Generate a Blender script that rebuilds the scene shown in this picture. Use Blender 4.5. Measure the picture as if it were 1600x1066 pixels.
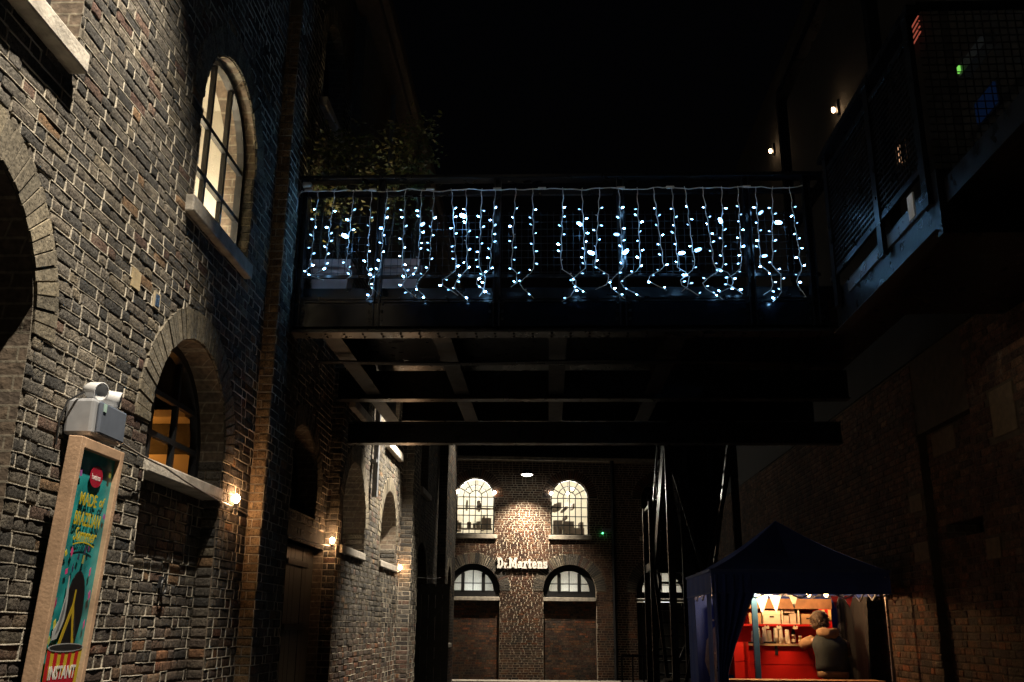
import bpy, math, random
import numpy as np
from mathutils import Matrix, Vector
random.seed(7); rng = np.random.default_rng(11)
for o in list(bpy.data.objects): bpy.data.objects.remove(o)
S = bpy.context.scene
COL = S.collection

# ------------------------------------------------------------------ camera
F = 1511.0
_n = lambda v: Vector(v).normalized()
_Y = _n((57, -447, -F)); _Z = _n((40, (57*40+F*F)/447, -F)); _X = _Y.cross(_Z)
CAMR = Matrix((_X, _Y, _Z)); CAMP = Vector((0, 0, 1.6))
cam = bpy.data.cameras.new('camera'); camo = bpy.data.objects.new('camera', cam); COL.objects.link(camo)
cam.sensor_width = 36; cam.lens = F/1600*36; cam.clip_start = .05; cam.clip_end = 600
camo.matrix_world = Matrix.Translation(CAMP) @ CAMR.to_4x4()
S.camera = camo
def project(p):
    c = CAMR.transposed() @ (Vector(p) - CAMP)
    if c.z > -.1: return None
    return (800 - F*c.x/c.z, 533 + F*c.y/c.z)

# ------------------------------------------------------------------ night sky, exposure
W = bpy.data.worlds.new('World'); S.world = W; W.use_nodes = True
nt = W.node_tree; bg = nt.nodes['Background']
sky = nt.nodes.new('ShaderNodeTexSky'); sky.sky_type = 'NISHITA'; sky.sun_disc = False
sky.sun_elevation = math.radians(-4); sky.sun_rotation = math.radians(200)
nt.links.new(sky.outputs[0], bg.inputs[0]); bg.inputs[1].default_value = 0.035
S.view_settings.view_transform = 'Standard'; S.view_settings.look = 'None'
S.view_settings.exposure = 0; S.view_settings.gamma = 1
S.cycles.use_denoising = True
S.cycles.max_bounces = 6; S.cycles.diffuse_bounces = 3; S.cycles.glossy_bounces = 3
S.cycles.transparent_max_bounces = 16; S.cycles.sample_clamp_indirect = 3; S.cycles.sample_clamp_direct = 0
S.cycles.caustics_reflective = False; S.cycles.caustics_refractive = False
P_FLOOD = (8000, 3400, 1800)      # wall-washing floodlights along the left wall
P_BULB = 4.5
E_LED = 36.0

# ------------------------------------------------------------------ helpers
ROOTLOC = {}
def tag(o, label=None, cat=None, group=None, kind=None):
    if label: o['label'] = label
    if cat: o['category'] = cat
    if group: o['group'] = group
    if kind: o['kind'] = kind
    return o
def attach(o, parent):
    if parent is not None:
        o.parent = parent
        p = parent
        while p.parent is not None: p = p.parent
        if parent.parent is None:
            o.matrix_parent_inverse = Matrix.Translation(-Vector(parent.location)) if parent.type == 'EMPTY' else Matrix.Identity(4)
        # deeper parents are meshes/empties in world coordinates (identity local): nothing to undo
def empty(name, loc, label=None, cat=None, group=None, parent=None):
    o = bpy.data.objects.new(name, None); o.empty_display_size = .2
    COL.objects.link(o); o.location = loc
    tag(o, label, cat, group)
    return o
def node_part(name, parent):
    """an Empty that is a part: identity in world coordinates"""
    o = bpy.data.objects.new(name, None); COL.objects.link(o); attach(o, parent); return o
class MB:
    def __init__(s): s.v = []; s.f = []; s.a = []; s.m = []
    def face(s, pts, a=0., m=0):
        n = len(s.v); s.v += [tuple(p) for p in pts]; s.f.append(tuple(range(n, n+len(pts)))); s.a.append(a); s.m.append(m)
    def box(s, x0, y0, z0, x1, y1, z1, a=0., m=0, M=None):
        P = [Vector(p) for p in ((x0,y0,z0),(x1,y0,z0),(x1,y1,z0),(x0,y1,z0),(x0,y0,z1),(x1,y0,z1),(x1,y1,z1),(x0,y1,z1))]
        if M is not None: P = [M @ p for p in P]
        n = len(s.v); s.v += [tuple(p) for p in P]
        for q in ((0,3,2,1),(4,5,6,7),(0,1,5,4),(1,2,6,5),(2,3,7,6),(3,0,4,7)):
            s.f.append(tuple(n+i for i in q)); s.a.append(a); s.m.append(m)
        return s
    def bar(s, p, q, w, h=None, a=0., m=0, up=(0,0,1)):
        """square bar from p to q"""
        p = Vector(p); q = Vector(q); h = h or w; d = (q-p); L = d.length
        if L < 1e-6: return s
        d.normalize(); u = Vector(up)
        if abs(d.dot(u)) > .99: u = Vector((1,0,0))
        r = d.cross(u).normalized(); u = r.cross(d)
        M = Matrix((r, d, u)).transposed().to_4x4(); M.translation = p
        return s.box(-w/2, 0, -h/2, w/2, L, h/2, a, m, M)
    def tube(s, pts, r, n=6, a=0., m=0, cap=True):
        pts = [Vector(p) for p in pts]; R = r if hasattr(r, '__len__') else [r]*len(pts)
        base = len(s.v); prev = None
        for i, p in enumerate(pts):
            d = (pts[min(i+1, len(pts)-1)] - pts[max(i-1, 0)])
            d = d.normalized() if d.length > 1e-9 else Vector((0,0,1))
            if prev is None:
                u = Vector((0,0,1)) if abs(d.z) < .9 else Vector((1,0,0))
            else: u = prev
            x = d.cross(u).normalized(); y = x.cross(d).normalized(); prev = y
            for k in range(n):
                t = 2*math.pi*k/n
                s.v.append(tuple(p + (x*math.cos(t) + y*math.sin(t))*R[i]))
        for i in range(len(pts)-1):
            for k in range(n):
                s.f.append((base+i*n+k, base+i*n+(k+1)%n, base+(i+1)*n+(k+1)%n, base+(i+1)*n+k)); s.a.append(a); s.m.append(m)
        if cap:
            s.f.append(tuple(base+k for k in range(n-1,-1,-1))); s.a.append(a); s.m.append(m)
            e = base+(len(pts)-1)*n
            s.f.append(tuple(e+k for k in range(n))); s.a.append(a); s.m.append(m)
        return s
    def lathe(s, prof, c=(0,0,0), n=16, M=None):
        base = len(s.v)
        for r, z in prof:
            for k in range(n):
                t = 2*math.pi*k/n; p = Vector((r*math.cos(t), r*math.sin(t), z))
                if M is not None: p = M @ p
                s.v.append(tuple(p+Vector(c)))
        for i in range(len(prof)-1):
            for k in range(n):
                s.f.append((base+i*n+k, base+i*n+(k+1)%n, base+(i+1)*n+(k+1)%n, base+(i+1)*n+k)); s.a.append(0); s.m.append(0)
        return s
    def prism(s, poly, M, d, m=0):
        """poly in (u,v), extruded along local +z of M by d"""
        n = len(poly); base = len(s.v)
        for z in (0, d):
            for u, v in poly: s.v.append(tuple(M @ Vector((u, v, z))))
        s.f.append(tuple(base+i for i in range(n-1,-1,-1))); s.f.append(tuple(base+n+i for i in range(n)))
        for i in range(n):
            j = (i+1) % n; s.f.append((base+i, base+j, base+n+j, base+n+i))
        s.a += [0]*(n+2); s.m += [m]*(n+2)
        return s
    def mesh(s, name, attr=False):
        me = bpy.data.meshes.new(name); me.from_pydata(s.v, [], s.f); 
        if attr:
            at = me.attributes.new('rv', 'FLOAT', 'FACE'); at.data.foreach_set('value', np.array(s.a, 'f'))
        return me
    def build(s, name, mat, parent=None, smooth=False, bevel=0, attr=False):
        me = s.mesh(name, attr)
        for m in (mat if isinstance(mat, (list, tuple)) else [mat]): me.materials.append(m)
        if isinstance(mat, (list, tuple)): me.polygons.foreach_set('material_index', s.m)
        o = bpy.data.objects.new(name, me); COL.objects.link(o); attach(o, parent)
        if smooth:
            me.polygons.foreach_set('use_smooth', [True]*len(me.polygons))
        if bevel:
            b = o.modifiers.new('bevel', 'BEVEL'); b.width = bevel; b.segments = 2; b.limit_method = 'ANGLE'
        return o
class Frame:
    """local (u, v, w): along the wall, up, outward"""
    def __init__(s, o, u, w=None):
        s.o = Vector(o); s.u = Vector(u).normalized(); s.v = Vector((0,0,1)); s.w = s.u.cross(s.v)
        s.M = Matrix((s.u, s.v, s.w)).transposed().to_4x4(); s.M.translation = s.o
    def __call__(s, u, v, w=0): return s.o + s.u*u + s.v*v + s.w*w

# ------------------------------------------------------------------ materials
def new_mat(name):
    m = bpy.data.materials.new(name); m.use_nodes = True
    return m, m.node_tree.nodes, m.node_tree.links, m.node_tree.nodes['Principled BSDF']
def simple(name, col, rough=.6, metal=0., noise=.25, nscale=12., bump=.0, bscale=80., emit=None, estr=0., spec=.5, sheen=0):
    m, N, Lk, P = new_mat(name)
    P.inputs['Roughness'].default_value = rough; P.inputs['Metallic'].default_value = metal
    P.inputs['Specular IOR Level'].default_value = spec
    tc = N.new('ShaderNodeTexCoord')
    if noise:
        t = N.new('ShaderNodeTexNoise'); t.inputs['Scale'].default_value = nscale; t.inputs['Detail'].default_value = 6
        Lk.new(tc.outputs['Object'], t.inputs['Vector'])
        mr = N.new('ShaderNodeMapRange'); mr.inputs[1].default_value = .25; mr.inputs[2].default_value = .75
        mr.inputs[3].default_value = 1-noise; mr.inputs[4].default_value = 1+noise
        Lk.new(t.outputs[0], mr.inputs[0])
        mx = N.new('ShaderNodeVectorMath'); mx.operation = 'SCALE'; mx.inputs[0].default_value = col
        Lk.new(mr.outputs[0], mx.inputs['Scale']); Lk.new(mx.outputs[0], P.inputs['Base Color'])
        rr = N.new('ShaderNodeMapRange'); rr.inputs[3].default_value = max(.05, rough-.12); rr.inputs[4].default_value = min(1, rough+.12)
        Lk.new(t.outputs[0], rr.inputs[0]); Lk.new(rr.outputs[0], P.inputs['Roughness'])
    else: P.inputs['Base Color'].default_value = (*col, 1)
    if bump:
        t2 = N.new('ShaderNodeTexNoise'); t2.inputs['Scale'].default_value = bscale; t2.inputs['Detail'].default_value = 5
        Lk.new(tc.outputs['Object'], t2.inputs['Vector'])
        b = N.new('ShaderNodeBump'); b.inputs['Strength'].default_value = bump; b.inputs['Distance'].default_value = .01
        Lk.new(t2.outputs[0], b.inputs['Height']); Lk.new(b.outputs[0], P.inputs['Normal'])
    if emit:
        P.inputs['Emission Color'].default_value = (*emit, 1); P.inputs['Emission Strength'].default_value = estr
    return m
def brick_mat(name, hi, lo, zlo=1.9, zhi=2.7, bump=.5):
    """hi / lo: lists of brick colours; lo is the kind used below zlo"""
    m, N, Lk, P = new_mat(name)
    at = N.new('ShaderNodeAttribute'); at.attribute_name = 'rv'
    oi = N.new('ShaderNodeObjectInfo')
    ad = N.new('ShaderNodeMath'); ad.operation = 'ADD'; Lk.new(at.outputs['Fac'], ad.inputs[0]); Lk.new(oi.outputs['Random'], ad.inputs[1])
    fr = N.new('ShaderNodeMath'); fr.operation = 'FRACT'; Lk.new(ad.outputs[0], fr.inputs[0])
    def ramp(cols):
        r = N.new('ShaderNodeValToRGB'); r.color_ramp.interpolation = 'CONSTANT'
        while len(r.color_ramp.elements) < len(cols): r.color_ramp.elements.new(.5)
        for e, (p, c) in zip(r.color_ramp.elements, cols): e.position = p; e.color = (*c, 1)
        Lk.new(fr.outputs[0], r.inputs[0]); return r
    a, b = ramp(hi), ramp(lo)
    g = N.new('ShaderNodeNewGeometry'); sp = N.new('ShaderNodeSeparateXYZ'); Lk.new(g.outputs['Position'], sp.inputs[0])
    n0 = N.new('ShaderNodeTexNoise'); n0.inputs['Scale'].default_value = 1.3; Lk.new(g.outputs['Position'], n0.inputs['Vector'])
    zz = N.new('ShaderNodeMath'); zz.operation = 'ADD'; Lk.new(sp.outputs['Z'], zz.inputs[0]); Lk.new(n0.outputs[0], zz.inputs[1])
    mr = N.new('ShaderNodeMapRange'); mr.inputs[1].default_value = zlo+.5; mr.inputs[2].default_value = zhi+.5; Lk.new(zz.outputs[0], mr.inputs[0])
    mx = N.new('ShaderNodeMix'); mx.data_type = 'RGBA'; Lk.new(mr.outputs[0], mx.inputs['Factor'])
    Lk.new(b.outputs[0], mx.inputs['A']); Lk.new(a.outputs[0], mx.inputs['B'])
    n1 = N.new('ShaderNodeTexNoise'); n1.inputs['Scale'].default_value = 22; n1.inputs['Detail'].default_value = 8; n1.inputs['Roughness'].default_value = .7
    Lk.new(g.outputs['Position'], n1.inputs['Vector'])
    m1 = N.new('ShaderNodeMapRange'); m1.inputs[1].default_value = .3; m1.inputs[2].default_value = .7; m1.inputs[3].default_value = .42; m1.inputs[4].default_value = 1.6
    Lk.new(n1.outputs[0], m1.inputs[0])
    sc = N.new('ShaderNodeVectorMath'); sc.operation = 'SCALE'; Lk.new(mx.outputs['Result'], sc.inputs[0]); Lk.new(m1.outputs[0], sc.inputs['Scale'])
    pv = N.new('ShaderNodeTexNoise'); pv.inputs['Scale'].default_value = 75; pv.inputs['Detail'].default_value = 3; Lk.new(g.outputs['Position'], pv.inputs['Vector'])
    pm = N.new('ShaderNodeMapRange'); pm.inputs[1].default_value = .36; pm.inputs[2].default_value = .46; pm.inputs[3].default_value = .45; pm.inputs[4].default_value = 1; Lk.new(pv.outputs[0], pm.inputs[0])
    s2 = N.new('ShaderNodeVectorMath'); s2.operation = 'SCALE'; Lk.new(sc.outputs[0], s2.inputs[0]); Lk.new(pm.outputs[0], s2.inputs['Scale']); sc = s2
    # smears of lime on the faces
    n2 = N.new('ShaderNodeTexNoise'); n2.inputs['Scale'].default_value = 5; n2.inputs['Detail'].default_value = 9; n2.inputs['Roughness'].default_value = .75
    Lk.new(g.outputs['Position'], n2.inputs['Vector'])
    m2 = N.new('ShaderNodeMapRange'); m2.inputs[1].default_value = .56; m2.inputs[2].default_value = .70; m2.inputs[4].default_value = .45
    Lk.new(n2.outputs[0], m2.inputs[0])
    n5 = N.new('ShaderNodeTexNoise'); n5.inputs['Scale'].default_value = .8; n5.inputs['Detail'].default_value = 6; n5.inputs['Roughness'].default_value = .65; Lk.new(g.outputs['Position'], n5.inputs['Vector'])
    m5 = N.new('ShaderNodeMapRange'); m5.inputs[1].default_value = .35; m5.inputs[2].default_value = .62; m5.inputs[3].default_value = .52; m5.inputs[4].default_value = 1.2; Lk.new(n5.outputs[0], m5.inputs[0])
    s5 = N.new('ShaderNodeVectorMath'); s5.operation = 'SCALE'; Lk.new(sc.outputs[0], s5.inputs[0]); Lk.new(m5.outputs[0], s5.inputs['Scale']); sc = s5
    lm = N.new('ShaderNodeMix'); lm.data_type = 'RGBA'; Lk.new(m2.outputs[0], lm.inputs['Factor']); Lk.new(sc.outputs[0], lm.inputs['A'])
    lm.inputs['B'].default_value = (.30, .27, .21, 1)
    Lk.new(lm.outputs['Result'], P.inputs['Base Color'])
    P.inputs['Roughness'].default_value = .92; P.inputs['Specular IOR Level'].default_value = .25
    n3 = N.new('ShaderNodeTexNoise'); n3.inputs['Scale'].default_value = 60; n3.inputs['Detail'].default_value = 7; n3.inputs['Roughness'].default_value = .65
    Lk.new(g.outputs['Position'], n3.inputs['Vector'])
    vo = N.new('ShaderNodeTexVoronoi'); vo.inputs['Scale'].default_value = 45; Lk.new(g.outputs['Position'], vo.inputs['Vector'])
    mm = N.new('ShaderNodeMath'); mm.operation = 'MULTIPLY_ADD'; mm.inputs[1].default_value = .35
    Lk.new(vo.outputs['Distance'], mm.inputs[0]); Lk.new(n3.outputs[0], mm.inputs[2])
    bp = N.new('ShaderNodeBump'); bp.inputs['Strength'].default_value = min(1, bump*1.7); bp.inputs['Distance'].default_value = .013
    Lk.new(mm.outputs[0], bp.inputs['Height']); Lk.new(bp.outputs[0], P.inputs['Normal'])
    return m
STOCK = [(0, (.098,.090,.078)), (.17, (.13,.117,.099)), (.31, (.068,.065,.06)), (.43, (.15,.131,.105)), (.55, (.086,.08,.071)), (.67, (.115,.101,.084)),
         (.77, (.048,.047,.045)), (.85, (.16,.137,.102)), (.925, (.12,.08,.062)), (.96, (.22,.14,.08)), (.982, (.10,.062,.05))]
REDS = [(0, (.105,.06,.045)), (.18, (.13,.085,.06)), (.33, (.075,.05,.042)), (.5, (.15,.075,.045)), (.62, (.10,.075,.058)), (.74, (.06,.05,.045)), (.86, (.17,.09,.05)), (.94, (.21,.085,.045))]
BROWN = [(0, (.10,.055,.04)), (.2, (.13,.075,.052)), (.4, (.075,.046,.036)), (.6, (.15,.08,.052)), (.75, (.10,.066,.05)), (.9, (.17,.10,.062))]
M = {}
M['stock'] = brick_mat('stock_brick', STOCK, REDS, .9, 1.9)
M['arch_brick'] = brick_mat('gauged_brick', [(0, (.20,.175,.13)), (.3, (.17,.15,.115)), (.6, (.225,.195,.14)), (.85, (.15,.135,.105))], [(0, (.2,.17,.12)), (.5, (.17,.14,.1))], bump=.25)
M['brown_brick'] = brick_mat('brown_brick', BROWN, REDS, 1.6, 2.6)
M['buff'] = brick_mat('buff_brick', [(0, (.33,.24,.14)), (.3, (.28,.20,.12)), (.6, (.38,.28,.17)), (.85, (.22,.15,.09))], [(0, (.33,.23,.13)), (.4, (.27,.18,.10)), (.7, (.36,.25,.14))], bump=.4)
M['red_brick'] = brick_mat('red_brick', REDS, REDS)
def mortar_mat(name, col):
    return simple(name, col, .95, noise=.3, nscale=9, bump=.6, bscale=90, spec=.2)
M['mortar'] = mortar_mat('mortar', (.17,.15,.12))
M['unlit_wall'] = simple('unlit_wall_black', (.009,.0085,.008), .9, noise=.3, nscale=4, bump=.4, bscale=30)  # near-black colour stands for the lack of light on the upper wall
def ribbon_mat():
    m = mortar_mat('ribbon_pointing', (.5,.46,.38)); N = m.node_tree.nodes; Lk = m.node_tree.links; P = N['Principled BSDF']
    g = N.new('ShaderNodeNewGeometry'); t = N.new('ShaderNodeTexNoise'); t.inputs['Scale'].default_value = 1.5; t.inputs['Detail'].default_value = 7; t.inputs['Roughness'].default_value = .72
    Lk.new(g.outputs['Position'], t.inputs['Vector'])
    rp = N.new('ShaderNodeValToRGB'); rp.color_ramp.elements[0].position = .38; rp.color_ramp.elements[0].color = (.17,.155,.13,1); rp.color_ramp.elements[1].position = .58; rp.color_ramp.elements[1].color = (.54,.495,.41,1)
    Lk.new(t.outputs[0], rp.inputs[0]); Lk.new(rp.outputs[0], P.inputs['Base Color']); return m
M['ribbon'] = ribbon_mat()
M['mortar_brown'] = mortar_mat('mortar_brown', (.55,.49,.39))
M['mortar_dark'] = mortar_mat('mortar_dark', (.085,.07,.052))
def reveal_mat(name, c1, c2, mo):
    m, N, Lk, P = new_mat(name)
    g = N.new('ShaderNodeNewGeometry'); sp = N.new('ShaderNodeSeparateXYZ'); Lk.new(g.outputs['Position'], sp.inputs[0])
    ad = N.new('ShaderNodeMath'); ad.operation = 'ADD'; Lk.new(sp.outputs['X'], ad.inputs[0]); Lk.new(sp.outputs['Y'], ad.inputs[1])
    cb = N.new('ShaderNodeCombineXYZ'); Lk.new(ad.outputs[0], cb.inputs['X']); Lk.new(sp.outputs['Z'], cb.inputs['Y'])
    br = N.new('ShaderNodeTexBrick'); br.inputs['Color1'].default_value = (*c1, 1); br.inputs['Color2'].default_value = (*c2, 1); br.inputs['Mortar'].default_value = (*mo, 1)
    br.inputs['Scale'].default_value = 1; br.inputs['Mortar Size'].default_value = .006; br.inputs['Brick Width'].default_value = .225; br.inputs['Row Height'].default_value = .075
    Lk.new(cb.outputs[0], br.inputs['Vector'])
    nz = N.new('ShaderNodeTexNoise'); nz.inputs['Scale'].default_value = 25; nz.inputs['Detail'].default_value = 8; Lk.new(g.outputs['Position'], nz.inputs['Vector'])
    mr = N.new('ShaderNodeMapRange'); mr.inputs[1].default_value = .3; mr.inputs[2].default_value = .7; mr.inputs[3].default_value = .6; mr.inputs[4].default_value = 1.4; Lk.new(nz.outputs[0], mr.inputs[0])
    sc = N.new('ShaderNodeVectorMath'); sc.operation = 'SCALE'; Lk.new(br.outputs[0], sc.inputs[0]); Lk.new(mr.outputs[0], sc.inputs['Scale'])
    Lk.new(sc.outputs[0], P.inputs['Base Color']); P.inputs['Roughness'].default_value = .93
    bp = N.new('ShaderNodeBump'); bp.inputs['Strength'].default_value = .5; bp.inputs['Distance'].default_value = .01
    mm = N.new('ShaderNodeMath'); mm.operation = 'ADD'; Lk.new(nz.outputs[0], mm.inputs[0]); Lk.new(br.outputs['Fac'], mm.inputs[1]); Lk.new(mm.outputs[0], bp.inputs['Height'])
    Lk.new(bp.outputs[0], P.inputs['Normal'])
    return m
M['reveal'] = reveal_mat('reveal_brick', (.16,.12,.085), (.12,.095,.075), (.24,.21,.16))
M['interior_brick'] = reveal_mat('interior_brick', (.42,.27,.12), (.36,.24,.12), (.5,.38,.22))
M['stone'] = simple('pale_stone', (.40,.37,.32), .88, noise=.42, nscale=9, bump=.6, bscale=55)
M['stone_dark'] = simple('brown_stone', (.135,.098,.062), .9, noise=.3, nscale=14, bump=.5, bscale=60)
M['iron'] = simple('black_iron', (.012,.013,.015), .45, noise=.2, nscale=30, bump=.1)
M['steel'] = simple('dark_painted_steel', (.005,.006,.008), .3, noise=.3, nscale=8, bump=.12, bscale=35)
M['steel_grey'] = simple('grey_painted_steel', (.004,.004,.0036), .5, spec=.2, noise=.25, nscale=9, bump=.15, bscale=40)
M['flange'] = simple('highlight_flange', (.017,.0155,.0135), .3, noise=.25, nscale=9, bump=.1, bscale=30)  # paler than the beams: bulb highlights put into the flange colour
M['wire'] = simple('mesh_wire', (.03,.035,.04), .3, metal=.6, noise=0)
M['timber_dark'] = simple('dark_stained_timber', (.035,.034,.028), .6, noise=.4, nscale=6, bump=.4, bscale=50)
M['plank'] = simple('weathered_plank', (.032,.031,.027), .65, noise=.4, nscale=5, bump=.4, bscale=45)
M['plaster'] = simple('white_plaster', (.72,.68,.58), .85, noise=.12, nscale=5, bump=.25, bscale=40)
M['cream'] = simple('cream_plaster', (.78,.72,.6), .8, noise=.1, nscale=3)
M['white_plastic'] = simple('white_plastic', (.5,.51,.52), .4, noise=.05)
M['grey_plastic'] = simple('grey_plastic', (.30,.31,.33), .35, noise=.12, nscale=20)
M['asphalt'] = simple('wet_setts', (.05,.048,.045), .55, noise=.4, nscale=3, bump=.8, bscale=12)
M['slab'] = simple('pale_paving', (.33,.31,.28), .8, noise=.3, nscale=4, bump=.4, bscale=20)
M['soil'] = simple('soil', (.03,.022,.015), .95)
def glass_mat(name, tint=(1,1,1), refl=.06, rough=.02, opaque=0., oc=(.8,.8,.8)):
    m, N, Lk, P = new_mat(name); N.remove(P); out = [n for n in N if n.type == 'OUTPUT_MATERIAL'][0]
    t = N.new('ShaderNodeBsdfTransparent'); t.inputs[0].default_value = (*tint, 1)
    g = N.new('ShaderNodeBsdfGlossy'); g.inputs['Roughness'].default_value = rough
    mx = N.new('ShaderNodeMixShader'); mx.inputs[0].default_value = refl
    Lk.new(t.outputs[0], mx.inputs[1]); Lk.new(g.outputs[0], mx.inputs[2])
    last = mx
    if opaque:
        d = N.new('ShaderNodeBsdfTranslucent'); d.inputs[0].default_value = (*oc, 1)
        m2 = N.new('ShaderNodeMixShader'); m2.inputs[0].default_value = opaque
        nz = N.new('ShaderNodeTexNoise'); nz.inputs['Scale'].default_value = 6; mr = N.new('ShaderNodeMapRange')
        mr.inputs[3].default_value = opaque*.55; mr.inputs[4].default_value = min(1, opaque*1.3); Lk.new(nz.outputs[0], mr.inputs[0]); Lk.new(mr.outputs[0], m2.inputs[0])
        Lk.new(mx.outputs[0], m2.inputs[1]); Lk.new(d.outputs[0], m2.inputs[2]); last = m2
    Lk.new(last.outputs[0], out.inputs[0]); return m
M['glass'] = glass_mat('window_glass', (.93,.95,.94))
M['frosted'] = glass_mat('frosted_glass', (.9,.93,.93), .05, .1, .6)
def emit_mat(name, col, s, rand=False):
    m, N, Lk, P = new_mat(name); N.remove(P); out = [n for n in N if n.type == 'OUTPUT_MATERIAL'][0]
    e = N.new('ShaderNodeEmission'); e.inputs[0].default_value = (*col, 1); e.inputs[1].default_value = s
    if rand:
        oi = N.new('ShaderNodeObjectInfo'); p = N.new('ShaderNodeMath'); p.operation = 'POWER'; p.inputs[1].default_value = 3
        Lk.new(oi.outputs['Random'], p.inputs[0])
        mr = N.new('ShaderNodeMapRange'); mr.inputs[3].default_value = s*.12; mr.inputs[4].default_value = s*2.6
        Lk.new(p.outputs[0], mr.inputs[0]); Lk.new(mr.outputs[0], e.inputs[1])
    Lk.new(e.outputs[0], out.inputs[0]); return m
def light(name, kind, loc, power, col, parent, radius=.05, target=None, size=60, blend=.5):
    l = bpy.data.lights.new(name, kind); l.energy = power; l.color = col; l.shadow_soft_size = radius
    o = bpy.data.objects.new(name, l); COL.objects.link(o)
    o.location = loc
    if target is not None: o.rotation_euler = (Vector(target)-Vector(loc)).to_track_quat('-Z', 'Y').to_euler()
    if kind == 'SPOT': l.spot_size = math.radians(size); l.spot_blend = blend
    attach(o, parent); return o

# ------------------------------------------------------------------ brickwork
def unit_brick(rough):
    """u,v in [-.5,.5], w in [0,1]; worn arrises on the front"""
    nu, nv = 5, 3
    V = []; Fc = []
    us = [-.5, -.42, 0, .42, .5]; vs = [-.5, -.0, .5]
    us = [-.5, -.40, .02, .40, .5]; vs = [-.5, .0, .5]
    us = np.array([-.5,-.38,0,.38,.5]); vs = np.array([-.5,-.3,.3,.5])
    nv = 4
    for j in range(nv):
        for i in range(nu):
            eu = i in (0, nu-1); ev = j in (0, nv-1)
            w = 1 - (.16*rough if (eu != ev) else .42*rough if (eu and ev) else 0) + random.uniform(-.45, .10)*rough*(1 if not (eu or ev) else .6)
            du = random.uniform(-.02, .02)*rough; dv = random.uniform(-.07, .07)*rough
            V.append((us[i]+du, vs[j]+dv, max(w, .15)))
    for j in range(nv-1):
        for i in range(nu-1): Fc.append((j*nu+i, j*nu+i+1, (j+1)*nu+i+1, (j+1)*nu+i))
    ring = [i for i in range(nu)] + [j*nu+nu-1 for j in range(1, nv)] + [(nv-1)*nu+i for i in range(nu-2, -1, -1)] + [j*nu for j in range(nv-2, 0, -1)]
    b0 = len(V)
    for r in ring: V.append((V[r][0], V[r][1], 0))
    for k in range(len(ring)):
        k2 = (k+1) % len(ring); Fc.append((ring[k2], ring[k], b0+k, b0+k2))
    return np.array(V), Fc
POOL = {'near': [unit_brick(.42) for _ in range(14)], 'mid': [unit_brick(.3) for _ in range(10)]}
_bx = np.array([(-.5,-.5,0),(.5,-.5,0),(.5,.5,0),(-.5,.5,0),(-.5,-.5,1),(.5,-.5,1),(.5,.5,1),(-.5,.5,1)], float)
POOL['far'] = [(_bx, [(4,5,6,7),(0,1,5,4),(1,2,6,5),(2,3,7,6),(3,0,4,7)])]
POOLMESH = {}
def pool_mesh(kind, k, mat):
    key = (kind, k, mat.name)
    if key not in POOLMESH:
        V, Fc = POOL[kind][k]; me = bpy.data.meshes.new('brick'); me.from_pydata(V.tolist(), [], Fc); me.polygons.foreach_set('use_smooth', [True]*len(Fc)); me.materials.append(mat); POOLMESH[key] = me
    return POOLMESH[key]
class Opening:
    def __init__(s, uc, hw, bottom, spring, rise=None, ring=.23):
        s.uc, s.hw, s.b, s.s = uc, hw, bottom, spring; s.rise = hw if rise is None else rise; s.ring = ring
    def half(s, v, grow=0.):
        """half width at height v (0 = none)"""
        hw = s.hw; top = s.s + s.rise
        if v < s.b: return 0
        if v <= s.s: return hw
        r = hw + grow; ri = s.rise + grow
        if s.rise == 0 and grow == 0: return 0
        t = (v - s.s)/ri
        return 0 if t >= 1 else r*math.sqrt(1-t*t)
    def top(s, u):
        t = (u - s.uc)/s.hw
        return s.s + (s.rise*math.sqrt(max(0, 1-t*t)) if abs(t) <= 1 else 0)
def lay_bricks(fr, u0, u1, v0, v1, w, openings, kind='near', course=.075, jit=1., proud=.008, skip=None, seed=0, stretch=.225, head=.1125, gap=.012):
    """-> list of (uc, vc, len, height, w, depth)"""
    R = random.Random(seed); out = []
    k0 = int(math.floor(v0/course))
    k = k0
    while k*course < v1 - .02:
        va = max(k*course, v0); vb = min((k+1)*course, v1); vm = (va+vb)/2
        # allowed intervals
        iv = [(u0, u1)]
        for op in openings:
            h = max(op.half(vm, op.ring), 0) if vm > op.s else op.half(vm)
            if h > 0:
                a, b = op.uc-h, op.uc+h; nv = []
                for (x, y) in iv:
                    if b <= x or a >= y: nv.append((x, y)); continue
                    if a > x: nv.append((x, a))
                    if b < y: nv.append((b, y))
                iv = nv
        x = u0 - R.uniform(0, .34) if jit > .5 else u0 - (.17 if k % 2 else 0)
        t = k % 2
        while x < u1:
            L = stretch if t % 2 == 0 else head
            L += R.uniform(-.008, .008)*jit
            for (a, b) in iv:
                xa, xb = max(x, a), min(x+L, b)
                if xb - xa > .035:
                    if skip is None or not skip((xa+xb)/2, vm):
                        out.append(((xa+xb)/2, vm, xb-xa-gap, vb-va-gap, w, proud + R.uniform(-.004, .004)*jit))
            x += L; t += 1
        k += 1
    return out
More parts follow.
